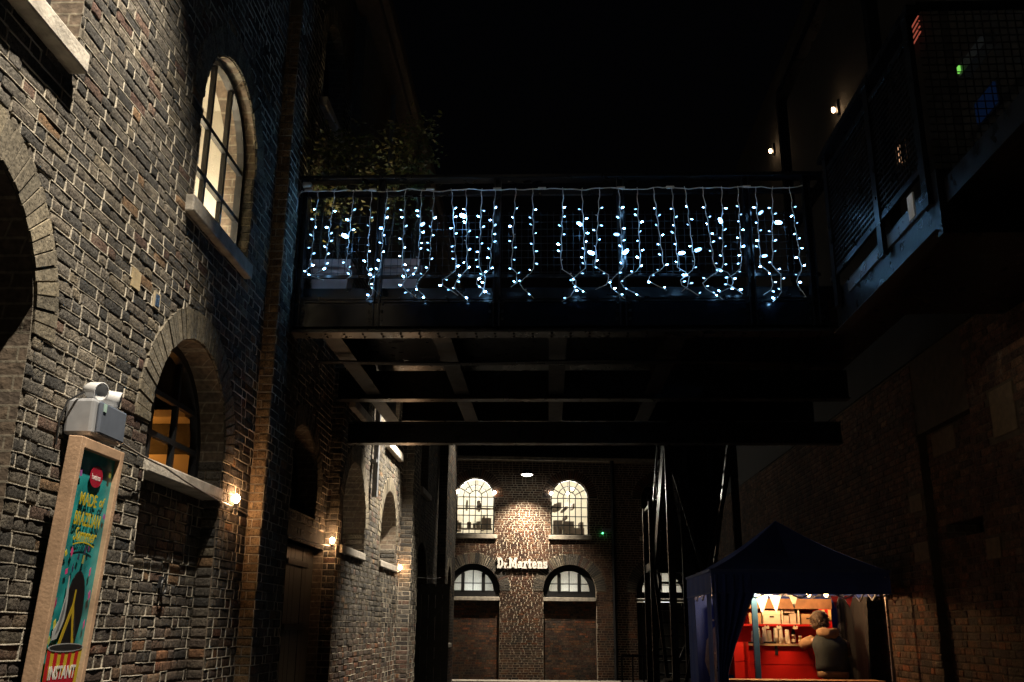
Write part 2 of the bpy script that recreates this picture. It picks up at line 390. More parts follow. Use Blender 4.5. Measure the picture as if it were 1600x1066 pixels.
def bake_bricks(name, fr, bricks, kind, mat, parent, backset=.02):
    pool = POOL[kind]; Vs = []; Fs = []; A = []; base = 0
    B = np.array([[*fr.u], [*fr.v], [*fr.w]]); O = np.array([*fr.o])
    for (u, v, L, H, w, p) in bricks:
        V, Fc = pool[random.randrange(len(pool))]
        q = V * np.array([L, H, backset+p]); 
        th = random.gauss(0, .012) if kind != 'far' else 0
        c, s_ = math.cos(th), math.sin(th)
        q = np.stack([q[:,0]*c - q[:,1]*s_ + u, q[:,0]*s_ + q[:,1]*c + v, q[:,2] + w - backset], 1)
        Vs.append(q @ B + O); Fs.append([tuple(i+base for i in f) for f in Fc]); r = random.random(); A.append([r]*len(Fc)); base += len(V)
    if not Vs: return None
    me = bpy.data.meshes.new(name); me.from_pydata(np.concatenate(Vs).tolist(), [], [f for x in Fs for f in x])
    at = me.attributes.new('rv', 'FLOAT', 'FACE'); at.data.foreach_set('value', np.concatenate(A).astype('f'))
    if kind != 'far': me.polygons.foreach_set('use_smooth', [True]*len(me.polygons))
    me.materials.append(mat)
    o = bpy.data.objects.new(name, me); COL.objects.link(o); attach(o, parent); o['kind'] = 'stuff'
    return o
def place_bricks(fr, bricks, kind, mat, parent, backset=.02):
    for (u, v, L, H, w, p) in bricks:
        k = random.randrange(len(POOL[kind]))
        o = bpy.data.objects.new('brick', pool_mesh(kind, k, mat)); COL.objects.link(o)
        attach(o, parent)
        o.matrix_basis = fr.M @ Matrix.Translation((u, v, w-backset)) @ Matrix.Rotation(random.gauss(0, .012), 4, 'Z') @ Matrix.Diagonal((L, H, backset+p, 1))
def brick_size(fr, b):
    u, v, L, H, w, p = b
    P = [project(fr(u+a*L/2, v+c*H/2, w)) for a, c in ((-1,-1),(1,-1),(1,1),(-1,1))]
    if any(q is None for q in P): return 0
    cx = sum(q[0] for q in P)/4; cy = sum(q[1] for q in P)/4
    if not (4 < cx < 1596 and 4 < cy < 1062): return 0
    return abs(sum(P[i][0]*P[(i+1)%4][1]-P[(i+1)%4][0]*P[i][1] for i in range(4)))/2
def mortar_ribbons(name, fr, bricks, parent, mat, course=.075, test=None, width=.0075, miss=.13):
    mb = MB(); R = random.Random(5)
    for (u, v, L, H, w, p) in bricks:
        if test and not test(u, v): continue
        h = .001 + R.uniform(-.002, .003)
        pt_ = math.sin(u*2.3+v*1.1)+math.sin(u*.9-v*2.7+1.3)+math.sin(u*5.1+v*4.3)*.6
        if R.random() < max(0, .12-.16*pt_): continue
        if R.random() > miss:
            wd = width*R.uniform(.7, 1.15); z = v + H/2 + .006 + R.uniform(-.003, .003)
            a, b = u-L/2-.008, u+L/2+.008; dz = R.uniform(-.003, .003); t = p+h
            P = [(a, z-wd/2, w), (b, z-wd/2+dz, w), (b, z+wd/2+dz, w), (a, z+wd/2, w), (a, z-wd/2*.6, w+t), (b, z-wd/2*.6+dz, w+t), (b, z+wd/2*.6+dz, w+t), (a, z+wd/2*.6, w+t)]
            n = len(mb.v); mb.v += [tuple(fr(*q)) for q in P]
            for q in ((4,5,6,7),(0,1,5,4),(1,2,6,5),(2,3,7,6),(3,0,4,7)): mb.f.append(tuple(n+i for i in q)); mb.a.append(0); mb.m.append(0)
        if R.random() > miss*1.6:
            wd = width*R.uniform(.7, 1.1); x = u + L/2 + .006 + R.uniform(-.003, .003); t = p+h*.9
            a, b = v-H/2-.004, v+H/2+.004; dx = R.uniform(-.004, .004)
            P = [(x-wd/2, a, w), (x+wd/2, a, w), (x+wd/2+dx, b, w), (x-wd/2+dx, b, w), (x-wd/2*.6, a, w+t), (x+wd/2*.6, a, w+t), (x+wd/2*.6+dx, b, w+t), (x-wd/2*.6+dx, b, w+t)]
            n = len(mb.v); mb.v += [tuple(fr(*q)) for q in P]
            for q in ((4,5,6,7),(0,1,5,4),(1,2,6,5),(2,3,7,6),(3,0,4,7)): mb.f.append(tuple(n+i for i in q)); mb.a.append(0); mb.m.append(0)
    o = mb.build(name, mat, parent); o['kind'] = 'stuff'; return o
def wall_sheet(mb, fr, u0, u1, v0, v1, w, openings, depth, m=0, mr=1, nseg=16):
    """mortar backing with real holes, and the reveals of the holes"""
    us = {u0, u1}
    for op in openings:
        n = nseg if op.rise > 0 else 1
        for i in range(n+1): us.add(op.uc - op.hw*math.cos(math.pi*i/n))
    us = sorted(u for u in us if u0-1e-6 <= u <= u1+1e-6)
    for a, b in zip(us[:-1], us[1:]):
        if b-a < 1e-6: continue
        mid = (a+b)/2
        ops = sorted([op for op in openings if op.uc-op.hw < mid < op.uc+op.hw], key=lambda o: o.b)
        lo = (v0, v0)
        for op in ops:
            if op.b > lo[0]+1e-6: mb.face([fr(a, lo[0], w), fr(b, lo[1], w), fr(b, op.b, w), fr(a, op.b, w)], m=m)
            lo = (op.top(a), op.top(b))
        mb.face([fr(a, lo[0], w), fr(b, lo[1], w), fr(b, v1, w), fr(a, v1, w)], m=m)
    for op in openings:
        d = depth
        for sgn in (-1, 1):
            e = op.uc+sgn*op.hw
            mb.face([fr(e, op.b, w), fr(e, op.b, w-d), fr(e, op.s, w-d), fr(e, op.s, w)], m=mr)
        mb.face([fr(op.uc-op.hw, op.b, w), fr(op.uc+op.hw, op.b, w), fr(op.uc+op.hw, op.b, w-d), fr(op.uc-op.hw, op.b, w-d)], m=mr)
        n = nseg if op.rise > 0 else 1
        for i in range(n):
            p = [op.uc - op.hw*math.cos(math.pi*j/n) for j in (i, i+1)]; q = [op.s + op.rise*math.sin(math.pi*j/n) for j in (i, i+1)]
            mb.face([fr(p[0], q[0], w), fr(p[1], q[1], w), fr(p[1], q[1], w-d), fr(p[0], q[0], w-d)], m=mr)
def arch_ring(fr, op, parent, mat, w=0., individual=True, proud=.014, depth=.1, label=None, thick=None):
    th = thick or op.ring; r0 = op.hw+.004; r1 = op.hw+th
    n = max(9, int(math.pi*(r0+r1)/2/.074)); R = random.Random(int(op.uc*100)); back = MB()
    arch = None; acc = MB()
    if individual: arch = node_part('arch', parent)
    for i in range(n):
        a0 = math.pi*i/n + .006; a1 = math.pi*(i+1)/n - .006; t = proud + R.uniform(-.004, .004)
        ra = r0 + R.uniform(0, .006); rb = r1 + R.uniform(-.012, .008)
        k = op.rise/op.hw if op.hw else 1
        P = []
        for ww in (w-depth, w+t):
            for (r, an) in ((ra, a0), (rb, a0), (rb, a1), (ra, a1)):
                P.append(fr(op.uc + r*math.cos(an), op.s + r*math.sin(an)*(1 if k == 1 else (op.rise+(r-op.hw))/r), ww))
        mb = MB() if individual else acc
        b = len(mb.v); mb.v += [tuple(p) for p in P]; rv = R.random()
        for q in ((4,5,6,7),(0,1,5,4),(1,2,6,5),(2,3,7,6),(3,0,4,7)): mb.f.append(tuple(b+j for j in q)); mb.a.append(rv); mb.m.append(0)
        if individual: mb.build('voussoir', mat, arch, attr=True)
    if not individual: arch = acc.build('arch', mat, parent, attr=True)
    return arch
def arch_window(fr, op, w, parent, nu, rows, barw=.028, framew=.055, glass='glass', matf='iron', radial=False, sill=None, panes=True, name='window', b=None):
    """frame ring, bars and panes inside an arched opening; rows: heights of the horizontal bars"""
    win = node_part(name, parent); b = op.b if b is None else b
    mb = MB(); N_ = 20
    pts = [(op.uc-op.hw, b)] + [(op.uc - op.hw*math.cos(math.pi*i/N_), op.s + op.rise*math.sin(math.pi*i/N_)) for i in range(N_+1)] + [(op.uc+op.hw, b)]
    ins = [(op.uc-op.hw+framew, b+framew)] + [(op.uc - (op.hw-framew)*math.cos(math.pi*i/N_), op.s + (op.rise-framew)*math.sin(math.pi*i/N_)) for i in range(N_+1)] + [(op.uc+op.hw-framew, b+framew)]
    n = len(pts)
    for i in range(n):
        j = (i+1) % n
        for z0, z1 in ((w, w),):
            mb.face([fr(*pts[i], w+.03), fr(*pts[j], w+.03), fr(*ins[j], w+.03), fr(*ins[i], w+.03)])
            mb.face([fr(*ins[i], w+.03), fr(*ins[j], w+.03), fr(*ins[j], w-.03), fr(*ins[i], w-.03)])
            mb.face([fr(*pts[i], w-.03), fr(*ins[i], w-.03), fr(*ins[j], w-.03), fr(*pts[j], w-.03)])
    mb.build('frame', M[matf], win)
    hw = op.hw - framew
    top = lambda u: op.s + (op.rise-framew)*math.sqrt(max(0, 1-((u-op.uc)/hw)**2))
    us = [op.uc - hw + 2*hw*i/nu for i in range(nu+1)]
    bars = MB()
    spr_top = op.s if radial else None
    for u in us[1:-1]:
        bars.bar(fr(u, b+framew, w), fr(u, (spr_top if radial else top(u)), w), barw, barw, up=fr.w)
    for v in rows:
        h = hw if v <= op.s else hw*math.sqrt(max(0, 1-((v-op.s)/(op.rise-framew))**2))
        bars.bar(fr(op.uc-h, v, w+.002), fr(op.uc+h, v, w+.002), barw, barw, up=fr.w)
    if radial:
        for fac in (.36, .68):
            q = [fr(op.uc + hw*fac*math.cos(math.pi*i/12), op.s + hw*fac*math.sin(math.pi*i/12), w+.001) for i in range(13)]
            for p1, p2 in zip(q[:-1], q[1:]): bars.bar(p1, p2, barw, barw, up=fr.w)
        for k in range(1, 6):
            a = math.pi*k/6; f0 = .36 if k in (2, 4) else (.0 if k == 3 else .36)
            bars.bar(fr(op.uc+hw*f0*math.cos(a), op.s+hw*f0*math.sin(a), w-.002), fr(op.uc+hw*math.cos(a), op.s+hw*math.sin(a), w-.002), barw, barw, up=fr.w)
    bars.build('glazing_bars', M[matf], win)
    vs = [b+framew] + sorted(v for v in rows) + [op.s+op.rise]
    if radial: vs = [v for v in vs if v <= op.s+.001]
    for i in range(nu):
        for j in range(len(vs)-1):
            ua, ub = us[i], us[i+1]; va, vb = vs[j], vs[j+1]
            q = [fr(ua, va, w-.006), fr(ub, va, w-.006)]
            topline = [(u, min(vb, top(u) if vb > op.s else vb)) for u in np.linspace(ub, ua, 6)]
            if max(t[1] for t in topline) <= va+.01: continue
            q += [fr(u, max(v, va), w-.006) for u, v in topline]
            g = MB(); g.face(q); g.build('pane', M[glass], win)
    if radial:
        g = MB(); g.face([fr(op.uc+hw*math.cos(math.pi*i/20), op.s+hw*math.sin(math.pi*i/20), w-.006) for i in range(21)]); g.build('pane', M[glass], win)
    if sill:
        u0, u1, v0, v1, w0, w1 = sill
        s = MB(); s.box(u0, v0, w0, u1, v1, w1, M=fr.M); s.build('sill', M['stone'], win, bevel=.012)
    return win
def room(fr, u0, u1, v0, v1, w0, w1, parent, mat, name='room', back=None):
    """an inward facing box behind a window, open at w1"""
    mb = MB(); c = lambda u, v, w: fr(u, v, w)
    mb.face([c(u0,v0,w0), c(u1,v0,w0), c(u1,v1,w0), c(u0,v1,w0)], m=1 if back else 0)
    mb.face([c(u0,v0,w0), c(u0,v1,w0), c(u0,v1,w1), c(u0,v0,w1)]); mb.face([c(u1,v0,w0), c(u1,v0,w1), c(u1,v1,w1), c(u1,v1,w0)])
    mb.face([c(u0,v0,w0), c(u0,v0,w1), c(u1,v0,w1), c(u1,v0,w0)]); mb.face([c(u0,v1,w0), c(u1,v1,w0), c(u1,v1,w1), c(u0,v1,w1)])
    return mb.build(name, [M[mat], M[back or mat]], parent)

# ================================================================== SETTING
g = MB(); g.face([(-80,-60,0),(80,-60,0),(80,140,0),(-80,140,0)]); tag(g.build('ground', M['asphalt']), kind='structure')
g = MB()
for i in range(9):
    g.box(-3.4+i*.62+.006, 30.6, 0, -3.4+(i+1)*.62-.006, 31.5, .035)
tag(g.build('pavement', M['slab'], bevel=.01), kind='structure')

# ================================================================== LEFT WAREHOUSE
LX = -2.6
FL = Frame((LX, 0, 0), (0, 1, 0))
left = empty('brick_warehouse', (LX-2, 12, 0), 'long old stock-brick warehouse with arched windows running down the left side', 'building')
oBig = Opening(3.81, .75, 0, 3.0); oLow = Opening(6.85, .755, 0, 2.86); oU1 = Opening(3.92, .665, 4.55, 5.45); oU2 = Opening(7.08, .665, 4.55, 5.42)
oT1 = Opening(3.92, .665, 7.6, 8.4); oT2 = Opening(7.08, .665, 7.6, 8.4)
A_ops = [oBig, oLow, oU1, oU2, oT1, oT2]
oDoor = Opening(10.66, 1.32, 0, 2.5, 0, 0); oBw = Opening(10.7, .72, 2.8, 3.05); oBu = Opening(10.6, .66, 4.82, 6.3); oBt = Opening(11.0, .6, 7.75, 8.5)
B_ops = [oDoor, oBw, oBu, oBt]
oC1 = Opening(13.0, .8, 2.56, 2.92); oC2 = Opening(15.9, .8, 2.56, 2.92); oCu1 = Opening(13.0, .66, 4.45, 5.3); oCu2 = Opening(15.9, .66, 4.45, 5.3)
C_ops = [oC1, oC2, oCu1, oCu2]
oD1 = Opening(20.9, 1.0, 0, 2.3); oD2 = Opening(20.9, .7, 4.4, 5.3)
D_ops = [oD1, oD2]
oE1 = Opening(24.95, .45, 1.2, 2.6)
TOP = 10.4
secs = [  # u0 u1 w openings kind
    (1.4, 8.35, 0., A_ops, 'near'), (8.35, 9.2, .13, [], 'near'), (9.2, 12.0, -.15, B_ops, 'mid'), (12.0, 17.2, 0., C_ops, 'mid'),
    (17.2, 18.1, .2, [], 'mid'), (18.1, 24.0, -.1, D_ops, 'far'), (24.0, 26.4, .1, [oE1], 'far')]
sheet = MB()
for (u0, u1, w, ops, kd) in secs: wall_sheet(sheet, FL, u0, u1, 0, TOP, w-.001, ops, .27 if u0 < 5 else .42)
# steps between sections and the ends
for u, wa, wb in ((8.35, 0, .13), (9.2, .13, -.15), (12.0, -.15, 0), (17.2, 0, .2), (18.1, .2, -.1), (24.0, -.1, .1), (26.4, .1, -4), (1.4, 0, -4)):
    sheet.face([FL(u, 0, wa-.004), FL(u, 0, wb-.004), FL(u, TOP, wb-.004), FL(u, TOP, wa-.004)])
sheet.face([FL(1.4, TOP, .25), FL(26.4, TOP, .25), FL(26.4, TOP, -6), FL(1.4, TOP, -6)])
sheet.build('wall', [M['mortar'], M['reveal']], left)
cor = MB(); cor.box(1.3, TOP-.35, -.1, 26.5, TOP-.2, .24, M=FL.M); cor.box(1.3, TOP-.2, -.1, 26.5, TOP+.05, .34, M=FL.M)
cor.build('cornice', M['stone_dark'], left, bevel=.02)
nearB, restB, farB = [], [], []
seenmax = {}
for si, (u0, u1, w, ops, kd) in enumerate(secs):
    vtop = 8.6 if u0 < 12 else (6.6 if u0 < 18 else 7.0)
    ops2 = list(ops)
    br = lay_bricks(FL, u0+.004, u1-.004, .3, vtop, w, ops2, kd, seed=si+1, jit=1 if kd != 'far' else .6)
    if kd == 'far': farB += br
    else: restB += br
# recessed panel under the low arched window
pan = lay_bricks(FL, oLow.uc-oLow.hw, oLow.uc+oLow.hw, .3, 2.54, -.13, [], 'near', seed=21)
sheet2 = MB(); sheet2.face([FL(oLow.uc-oLow.hw, 0, -.134), FL(oLow.uc+oLow.hw, 0, -.134), FL(oLow.uc+oLow.hw, 2.54, -.134), FL(oLow.uc-oLow.hw, 2.54, -.134)])
sheet2.build('panel_backing', M['mortar'], left)
restB += pan
sized = sorted(restB, key=lambda b: -brick_size(FL, b))
near300 = sized[:300]; rest = sized[300:]
place_bricks(FL, near300, 'near', M['stock'], left)
bake_bricks('brick_courses', FL, [b for b in rest if b[0] < 9.3], 'near', M['stock'], left)
bake_bricks('brick_courses', FL, [b for b in rest if b[0] >= 9.3], 'mid', M['stock'], left)
bake_bricks('brick_courses', FL, farB, 'far', M['stock'], left)
mortar_ribbons('mortar_joints', FL, restB, left, M['ribbon'], test=lambda u, v: u < 18.2)
# camera-facing brick ends of the pilasters and far jambs
def side_bricks(u, wa, wb, v0, v1, seed, kind='mid', mat='stock'):
    fr = Frame((LX+wa, u, 0), (1, 0, 0)); L = wb-wa; out = []; R = random.Random(seed)
    k = int(v0/.075)
    while (k+1)*.075 <= v1:
        vm = (k+.5)*.075
        if k % 2 or L < .12: cuts = [0, L]
        else: cuts = [0, L*.36, L]
        for a, b in zip(cuts[:-1], cuts[1:]):
            out.append(((a+b)/2, vm, b-a-.010, .063, 0, .005+R.uniform(-.003, .004)))
        k += 1
    bake_bricks('brick_courses', fr, out, kind, M[mat], left)
    return fr, out
for u, wa, wb in ((8.35, 0, .13), (12.0, -.15, 0), (17.2, 0, .2), (24.0, -.1, .1)):
    fr, out = side_bricks(u, wa, wb, .3, 7.5, int(u*10), mat='buff' if u < 9 else 'stock')
    mortar_ribbons('mortar_joints', fr, out, left, M['ribbon'], miss=.15)
for op, d in ((oLow, .2), (oU2, .1), (oC1, .4), (oC2, .4)):
    side_bricks(op.uc+op.hw-.006, -d, -.004, max(op.b, .3), op.s, int(op.uc*7))
# pale brick pillar course: buff edge stones on the doorway pilaster
# arches
arch_ring(FL, oBig, left, M['arch_brick'])
arch_ring(FL, oLow, left, M['arch_brick'])
arch_ring(FL, oU2, left, M['arch_brick'])
for op in (oU1, oT1, oT2, oBu, oCu1, oCu2): arch_ring(FL, op, left, M['arch_brick'], individual=False)
arch_ring(FL, oBw, left, M['arch_brick'], w=-.15, individual=False); arch_ring(FL, oBt, left, M['arch_brick'], w=-.15, individual=False)
arch_ring(FL, oC1, left, M['arch_brick'], individual=False); arch_ring(FL, oC2, left, M['arch_brick'], individual=False)
arch_ring(FL, oD1, left, M['arch_brick'], w=-.1, individual=False); arch_ring(FL, oD2, left, M['arch_brick'], w=-.1, individual=False); arch_ring(FL, oE1, left, M['arch_brick'], w=.1, individual=False)
# windows
arch_window(FL, oU2, -.12, left, 3, [4.98, 5.42], barw=.04, sill=(6.28, 7.72, 4.44, 4.57, -.26, .07))
arch_window(FL, oU1, -.22, left, 3, [4.98, 5.42], barw=.035, sill=(3.1, 4.56, 4.47, 4.59, -.3, .10))
arch_window(FL, oLow, -.22, left, 3, [2.9, 3.2], barw=.04, framew=.07, sill=(6.1, 7.6, 2.54, 2.63, -.24, .03), b=2.6)
for op in (oC1, oC2): arch_window(FL, op, -.34, left, 3, [2.92], barw=.05, framew=.1, sill=(op.uc-.8, op.uc+.8, 2.47, 2.57, -.42, .04))
for op in (oCu1, oCu2): arch_window(FL, op, -.22, left, 3, [4.9, 5.3], barw=.035, sill=(op.uc-.72, op.uc+.72, 4.33, 4.46, -.3, .09))
arch_window(FL, oBw, -.4, left, 3, [3.05]); arch_window(FL, oBt, -.4, left, 3, [8.1], sill=(10.3, 11.7, 7.62, 7.75, -.5, -.05))
arch_window(FL, oBu, -.4, left, 2, [5.4, 5.9]); arch_window(FL, oD2, -.3, left, 3, [4.9], sill=(20.1, 21.7, 4.28, 4.4, -.4, 0)); arch_window(FL, oE1, -.12, left, 2, [2.0], sill=(24.4, 25.5, 1.1, 1.2, -.2, .16))
for op in (oT1, oT2): arch_window(FL, op, -.22, left, 3, [8.0], sill=(op.uc-.72, op.uc+.72, 7.48, 7.6, -.3, .09))
# interiors
room(FL, 5.9, 8.3, 4.4, 6.4, -2.2, -.27, left, 'plaster', back='interior_brick')
room(FL, 6.05, 8.3, 2.45, 4.2, -1.9, -.27, left, 'timber_dark', back='timber_dark')
b = MB(); b.box(8.26, 2.5, -1.35, 8.29, 3.02, -.46, M=FL.M); b.box(8.0, 3.3, -1.5, 8.29, 3.36, -.5, M=FL.M); b.build('glow_panels', M['cream'], left)  # pale panels added to catch the orange lamp as lit patches
room(FL, 2.2, 5.6, 0, 4.1, -1.6, -.27, left, 'timber_dark')
room(FL, 2.8, 5.2, 4.45, 6.5, -1.6, -.27, left, 'interior_brick')
room(FL, 9.2, 17.1, 2.6, 6.9, -2.0, -.57, left, 'timber_dark')
for (a, b) in ((12.1, 13.9), (15.0, 16.8)): room(FL, a, b, 2.4, 3.9, -1.5, -.425, left, 'timber_dark')
for (a, b, c, d) in ((9.2, 12.0, 7.5, 9.6), (19.6, 22.2, 0, 3.6), (19.9, 21.9, 4.3, 6.4), (24.2, 25.7, 1, 3.4)): room(FL, a, b, c, d, -1.4, -.53, left, 'timber_dark')
room(FL, 2.9, 8.2, 7.4, 9.4, -1.4, -.27, left, 'timber_dark')
# pale stones at the doorway pilaster head, coloured odd bricks
sb = MB()
for z in (2.55, 2.9): sb.box(8.37, z, .14, 8.62, z+.07, .146, M=FL.M)
# doors: two plank leaves
for k, (u0, u1) in enumerate(((9.36, 10.6), (10.72, 11.96))):
    d = node_part('door', left); n = 7
    for i in range(n):
        a = u0+(u1-u0)*i/n; b = u0+(u1-u0)*(i+1)/n
        mb = MB(); mb.box(a+.004, .02, -.30, b-.004, 2.47, -.26+random.uniform(-.003, .003), M=FL.M); mb.build('plank', M['plank'], d)
    for z in (.5, 1.55, 2.25):
        hg = MB(); hg.box(u0+.03, z, -.256, u0+.95, z+.06, -.245, M=FL.M); hg.build('hinge_strap', M['iron'], d)
    rl = MB(); rl.box(u0, .02, -.33, u1, .2, -.301, M=FL.M); rl.box(u0, 2.25, -.33, u1, 2.46, -.301, M=FL.M); rl.build('rail', M['timber_dark'], d)
lb = MB(); lb.box(9.3, 2.5, -.42, 12.0, 2.68, -.14, M=FL.M); lb.build('lintel', simple('tarred_lintel', (.02,.019,.016), .95, noise=.3, spec=.1), left)
# odd tiles let into the wall
od = MB(); od.box(5.58, 3.62, .0, 5.70, 3.74, .016, M=FL.M); od.build('tile', simple('buff_tile', (.34,.27,.16), .8, bump=.3), left)
od = MB(); od.box(5.93, 3.60, .0, 6.03, 3.71, .017, M=FL.M); t0 = od.build('tile', simple('buff_surround', (.33,.28,.19), .8), left)
od = MB(); od.box(5.95, 3.615, .0, 6.01, 3.695, .020, M=FL.M); od.build('blue_inlay', simple('blue_tile', (.035,.06,.11), .4), t0)
# rainwater pipe on the far bay
pp = MB(); pp.tube([FL(14.1, 3.4, .07), FL(14.1, TOP-.4, .07)], .045, 8)
for z in (3.9, 5.5, 7.2): pp.box(14.02, z, -.01, 14.18, z+.05, .09, M=FL.M)
pp.build('downpipe', simple('grey_pipe', (.28,.3,.33), .5), left)

# ------------------------------------------------------------------ floodlights high on the left wall
lens = emit_mat('flood_lens', (1, .86, .66), 30)
for i, (y, z, tx, ty, tz, size) in enumerate(((3.4, 9.9, -2.6, 3.6, 3.0, 58), (15.1, 6.25, -2.6, 15.2, 2.4, 74), (25.0, 9.0, -2.6, 25.1, 3.5, 40))):
    fl = empty('floodlight', (-2.6, y, z), ('wall-mounted floodlight above the poster, out over the alley', 'wall-mounted floodlight beyond the footbridge on the left wall', 'wall-mounted floodlight at the far end of the left wall')[i], 'floodlight', 'floodlights washing the left wall')
    x = (-.35, -1.3, -1.2)[i]
    b = MB(); b.tube([(-2.6, y, z+.2), (x, y, z+.2)], .025, 8); b.box(-2.6, y-.08, z+.1, -2.57, y+.08, z+.3); b.build('bracket', M['iron'], fl)
    b = MB(); b.box(x-.13, y-.15, z+.03, x+.13, y+.15, z+.17); b.build('housing', M['iron'], fl, bevel=.02)
    b = MB(); b.box(x-.10, y-.12, z+.02, x+.10, y+.12, z+.028); b.build('lens', lens, fl)
    light('flood_beam', 'SPOT', (x, y, z), P_FLOOD[i], (1, .87, .69), fl, .06, (tx, ty, tz), size, .55)
# room lamps behind the two left windows
wl = empty('pendant_lamp', (-4.0, 7.95, 4.9), 'lamp hanging in the lit room behind the upper arched window', 'lamp')
b = MB(); b.lathe([(.0,.12),(.04,.1),(.1,0)], (-3.6, 7.45, 4.83)); b.build('lamp_shade', M['iron'], wl)
light('lamp_light', 'POINT', (-3.6, 7.45, 4.75), 240, (1, .84, .62), wl, .12)
ol = empty('orange_lamp', (-3.8, 6.7, 3.0), 'orange lamp glowing inside the lower arched window', 'lamp')
b = MB(); b.lathe([(.0,.12),(.04,.1),(.08,0)], (-3.75, 7.9, 3.2)); b.build('lamp_shade', M['iron'], ol)
light('lamp_light', 'POINT', (-3.75, 7.9, 3.1), 8, (1, .36, .06), ol, .08)

# ------------------------------------------------------------------ festoon lights along the left wall
fs = empty('festoon_lights', (-2.45, 8, 2.6), 'cable with bare glowing bulbs strung along the left brick wall', 'string lights')
bulbs = [(-2.56, 7.90, 2.575), (-2.62, 11.86, 2.57), (-2.56, 17.08, 2.55)]
pts = [(-2.5, 5.45, 2.60)]
anchors = [(-2.5, 5.5, 2.62), (-2.54, 6.3, 2.60)] + [(p[0]-.02, p[1], p[2]-.05) for p in bulbs] + [(-2.4, 23, 2.7)]
cable = []
for a, b_ in zip(anchors[:-1], anchors[1:]):
    n = 10
    for i in range(n):
        t = i/n; L = abs(b_[1]-a[1]); cable.append((a[0]+(b_[0]-a[0])*t, a[1]+(b_[1]-a[1])*t, a[2]+(b_[2]-a[2])*t - .02*L*4*t*(1-t)*.6))
b = MB(); b.tube(cable, .007, 5); b.build('cable', simple('cable_sheath', (.16,.14,.12), .5), fs)
bulb_m = emit_mat('warm_bulb', (1, .62, .33), 130)
for p in bulbs:
    b = MB(); b.tube([(p[0], p[1], p[2]-.06), (p[0], p[1], p[2]-.02)], .018, 8); b.build('socket', M['iron'], fs)
    b = MB(); b.lathe([(.001,-.02),(.02,-.01),(.03,.015),(.027,.035),(.012,.052),(.001,.055)], p, 12); b.build('bulb', bulb_m, fs, smooth=True)
    light('bulb_light', 'POINT', (p[0]+.07, p[1]-.02, p[2]+.03), P_BULB, (1, .50, .22), fs, .03)

# ------------------------------------------------------------------ hook on the recessed panel
hk = empty('wall_ring', (-2.73, 6.88, 1.86), 'small iron ring fixed to the recessed brick panel', 'wall ring')
b = MB(); b.box(-2.73, 6.85, 1.84, -2.705, 6.91, 1.92); b.build('plate', M['iron'], hk)
b = MB(); b.tube([(-2.69, 6.88+.045*math.cos(t), 1.85+.05*math.sin(t)) for t in np.linspace(0, 6.28, 15)], .008, 6, cap=False); b.build('ring', M['iron'], hk)

# ------------------------------------------------------------------ open gate leaf on the left
gt = empty('gate_leaf', (-2.65, 20, 0), 'tall dark plank gate standing open at the far left wall', 'gate')
FG = Frame((-2.68, 20.0, 0), (1, .03, 0))
for i in range(5):
    b = MB(); b.box(.14*i+.004, .05, 0, .14*(i+1)-.004, 2.42, .04+random.uniform(-.003, .003), M=FG.M); b.build('plank', M['timber_dark'], gt)
b = MB(); b.box(.0, .3, .046, .7, .44, .07, M=FG.M); b.box(0, 1.2, .046, .7, 1.34, .07, M=FG.M); b.box(0, 2.2, .046, .7, 2.36, .07, M=FG.M)
b.bar(FG(.04, 1.36, .058), FG(.66, 2.18, .058), .1, .022, up=FG.w); b.bar(FG(.04, .46, .058), FG(.66, 1.18, .058), .1, .022, up=FG.w); b.build('brace', M['timber_dark'], gt)
b = MB(); b.box(-.05, .0, -.02, -.01, 2.42, .05, M=FG.M); b.build('edge_light_line', simple('light_line_orange', (.35,.2,.1), .7), gt)  # orange strip painted as the line of light along the gate edge

# ================================================================== SHOP BUILDING AT THE END
FB = Frame((-3.19, 32.0, 0), (1, .1, 0))
shop = empty('brick_shop', (2, 34, 0), 'two-storey brown brick shop with lit arched windows closing the alley', 'building')
b_ops_u = [Opening(u, .63, 4.5, 5.72, ring=.3) for u in (.80, 3.93, 6.95)]
b_ops_l = [Opening(u, .86, 0, 2.72, .84, ring=.34) for u in (.77, 3.90, 6.95)]
BT = 6.98
sh = MB(); wall_sheet(sh, FB, -6, 13, 0, BT, -.004, b_ops_u+b_ops_l, .32, nseg=20)
sh.face([FB(-6, BT, 0), FB(13, BT, 0), FB(13, BT, -6), FB(-6, BT, -6)])
sh.build('wall', [M['mortar_brown'], M['reveal']], shop)
br = lay_bricks(FB, -1.2, 9.2, .0, BT-.05, 0, b_ops_u+b_ops_l, 'far', seed=40, jit=.6, proud=.007, gap=.021)
bake_bricks('brick_courses', FB, br, 'far', M['brown_brick'], shop)
for op in b_ops_u: arch_ring(FB, op, shop, M['red_brick'], individual=False, thick=.3)
for op in b_ops_l: arch_ring(FB, op, shop, M['stock'], individual=False, thick=.34)
b = MB(); b.box(-6, BT-.02, -.3, 13, BT+.10, .06, M=FB.M); b.build('coping', M['stone'], shop, bevel=.01)
b = MB(); b.face([FB(-6, BT+.1, .02), FB(13, BT+.1, .02), FB(13, BT+2.6, -4), FB(-6, BT+2.6, -4)]); b.build('roof', M['timber_dark'], shop)
for i, op in enumerate(b_ops_u):
    arch_window(FB, op, -.1, shop, 6, [4.83, 5.12, 5.42, 5.72], barw=.028, framew=.04, radial=True, sill=(op.uc-.72, op.uc+.72, 4.36, 4.5, -.3, .09), glass='glass')
    wn = shop.children
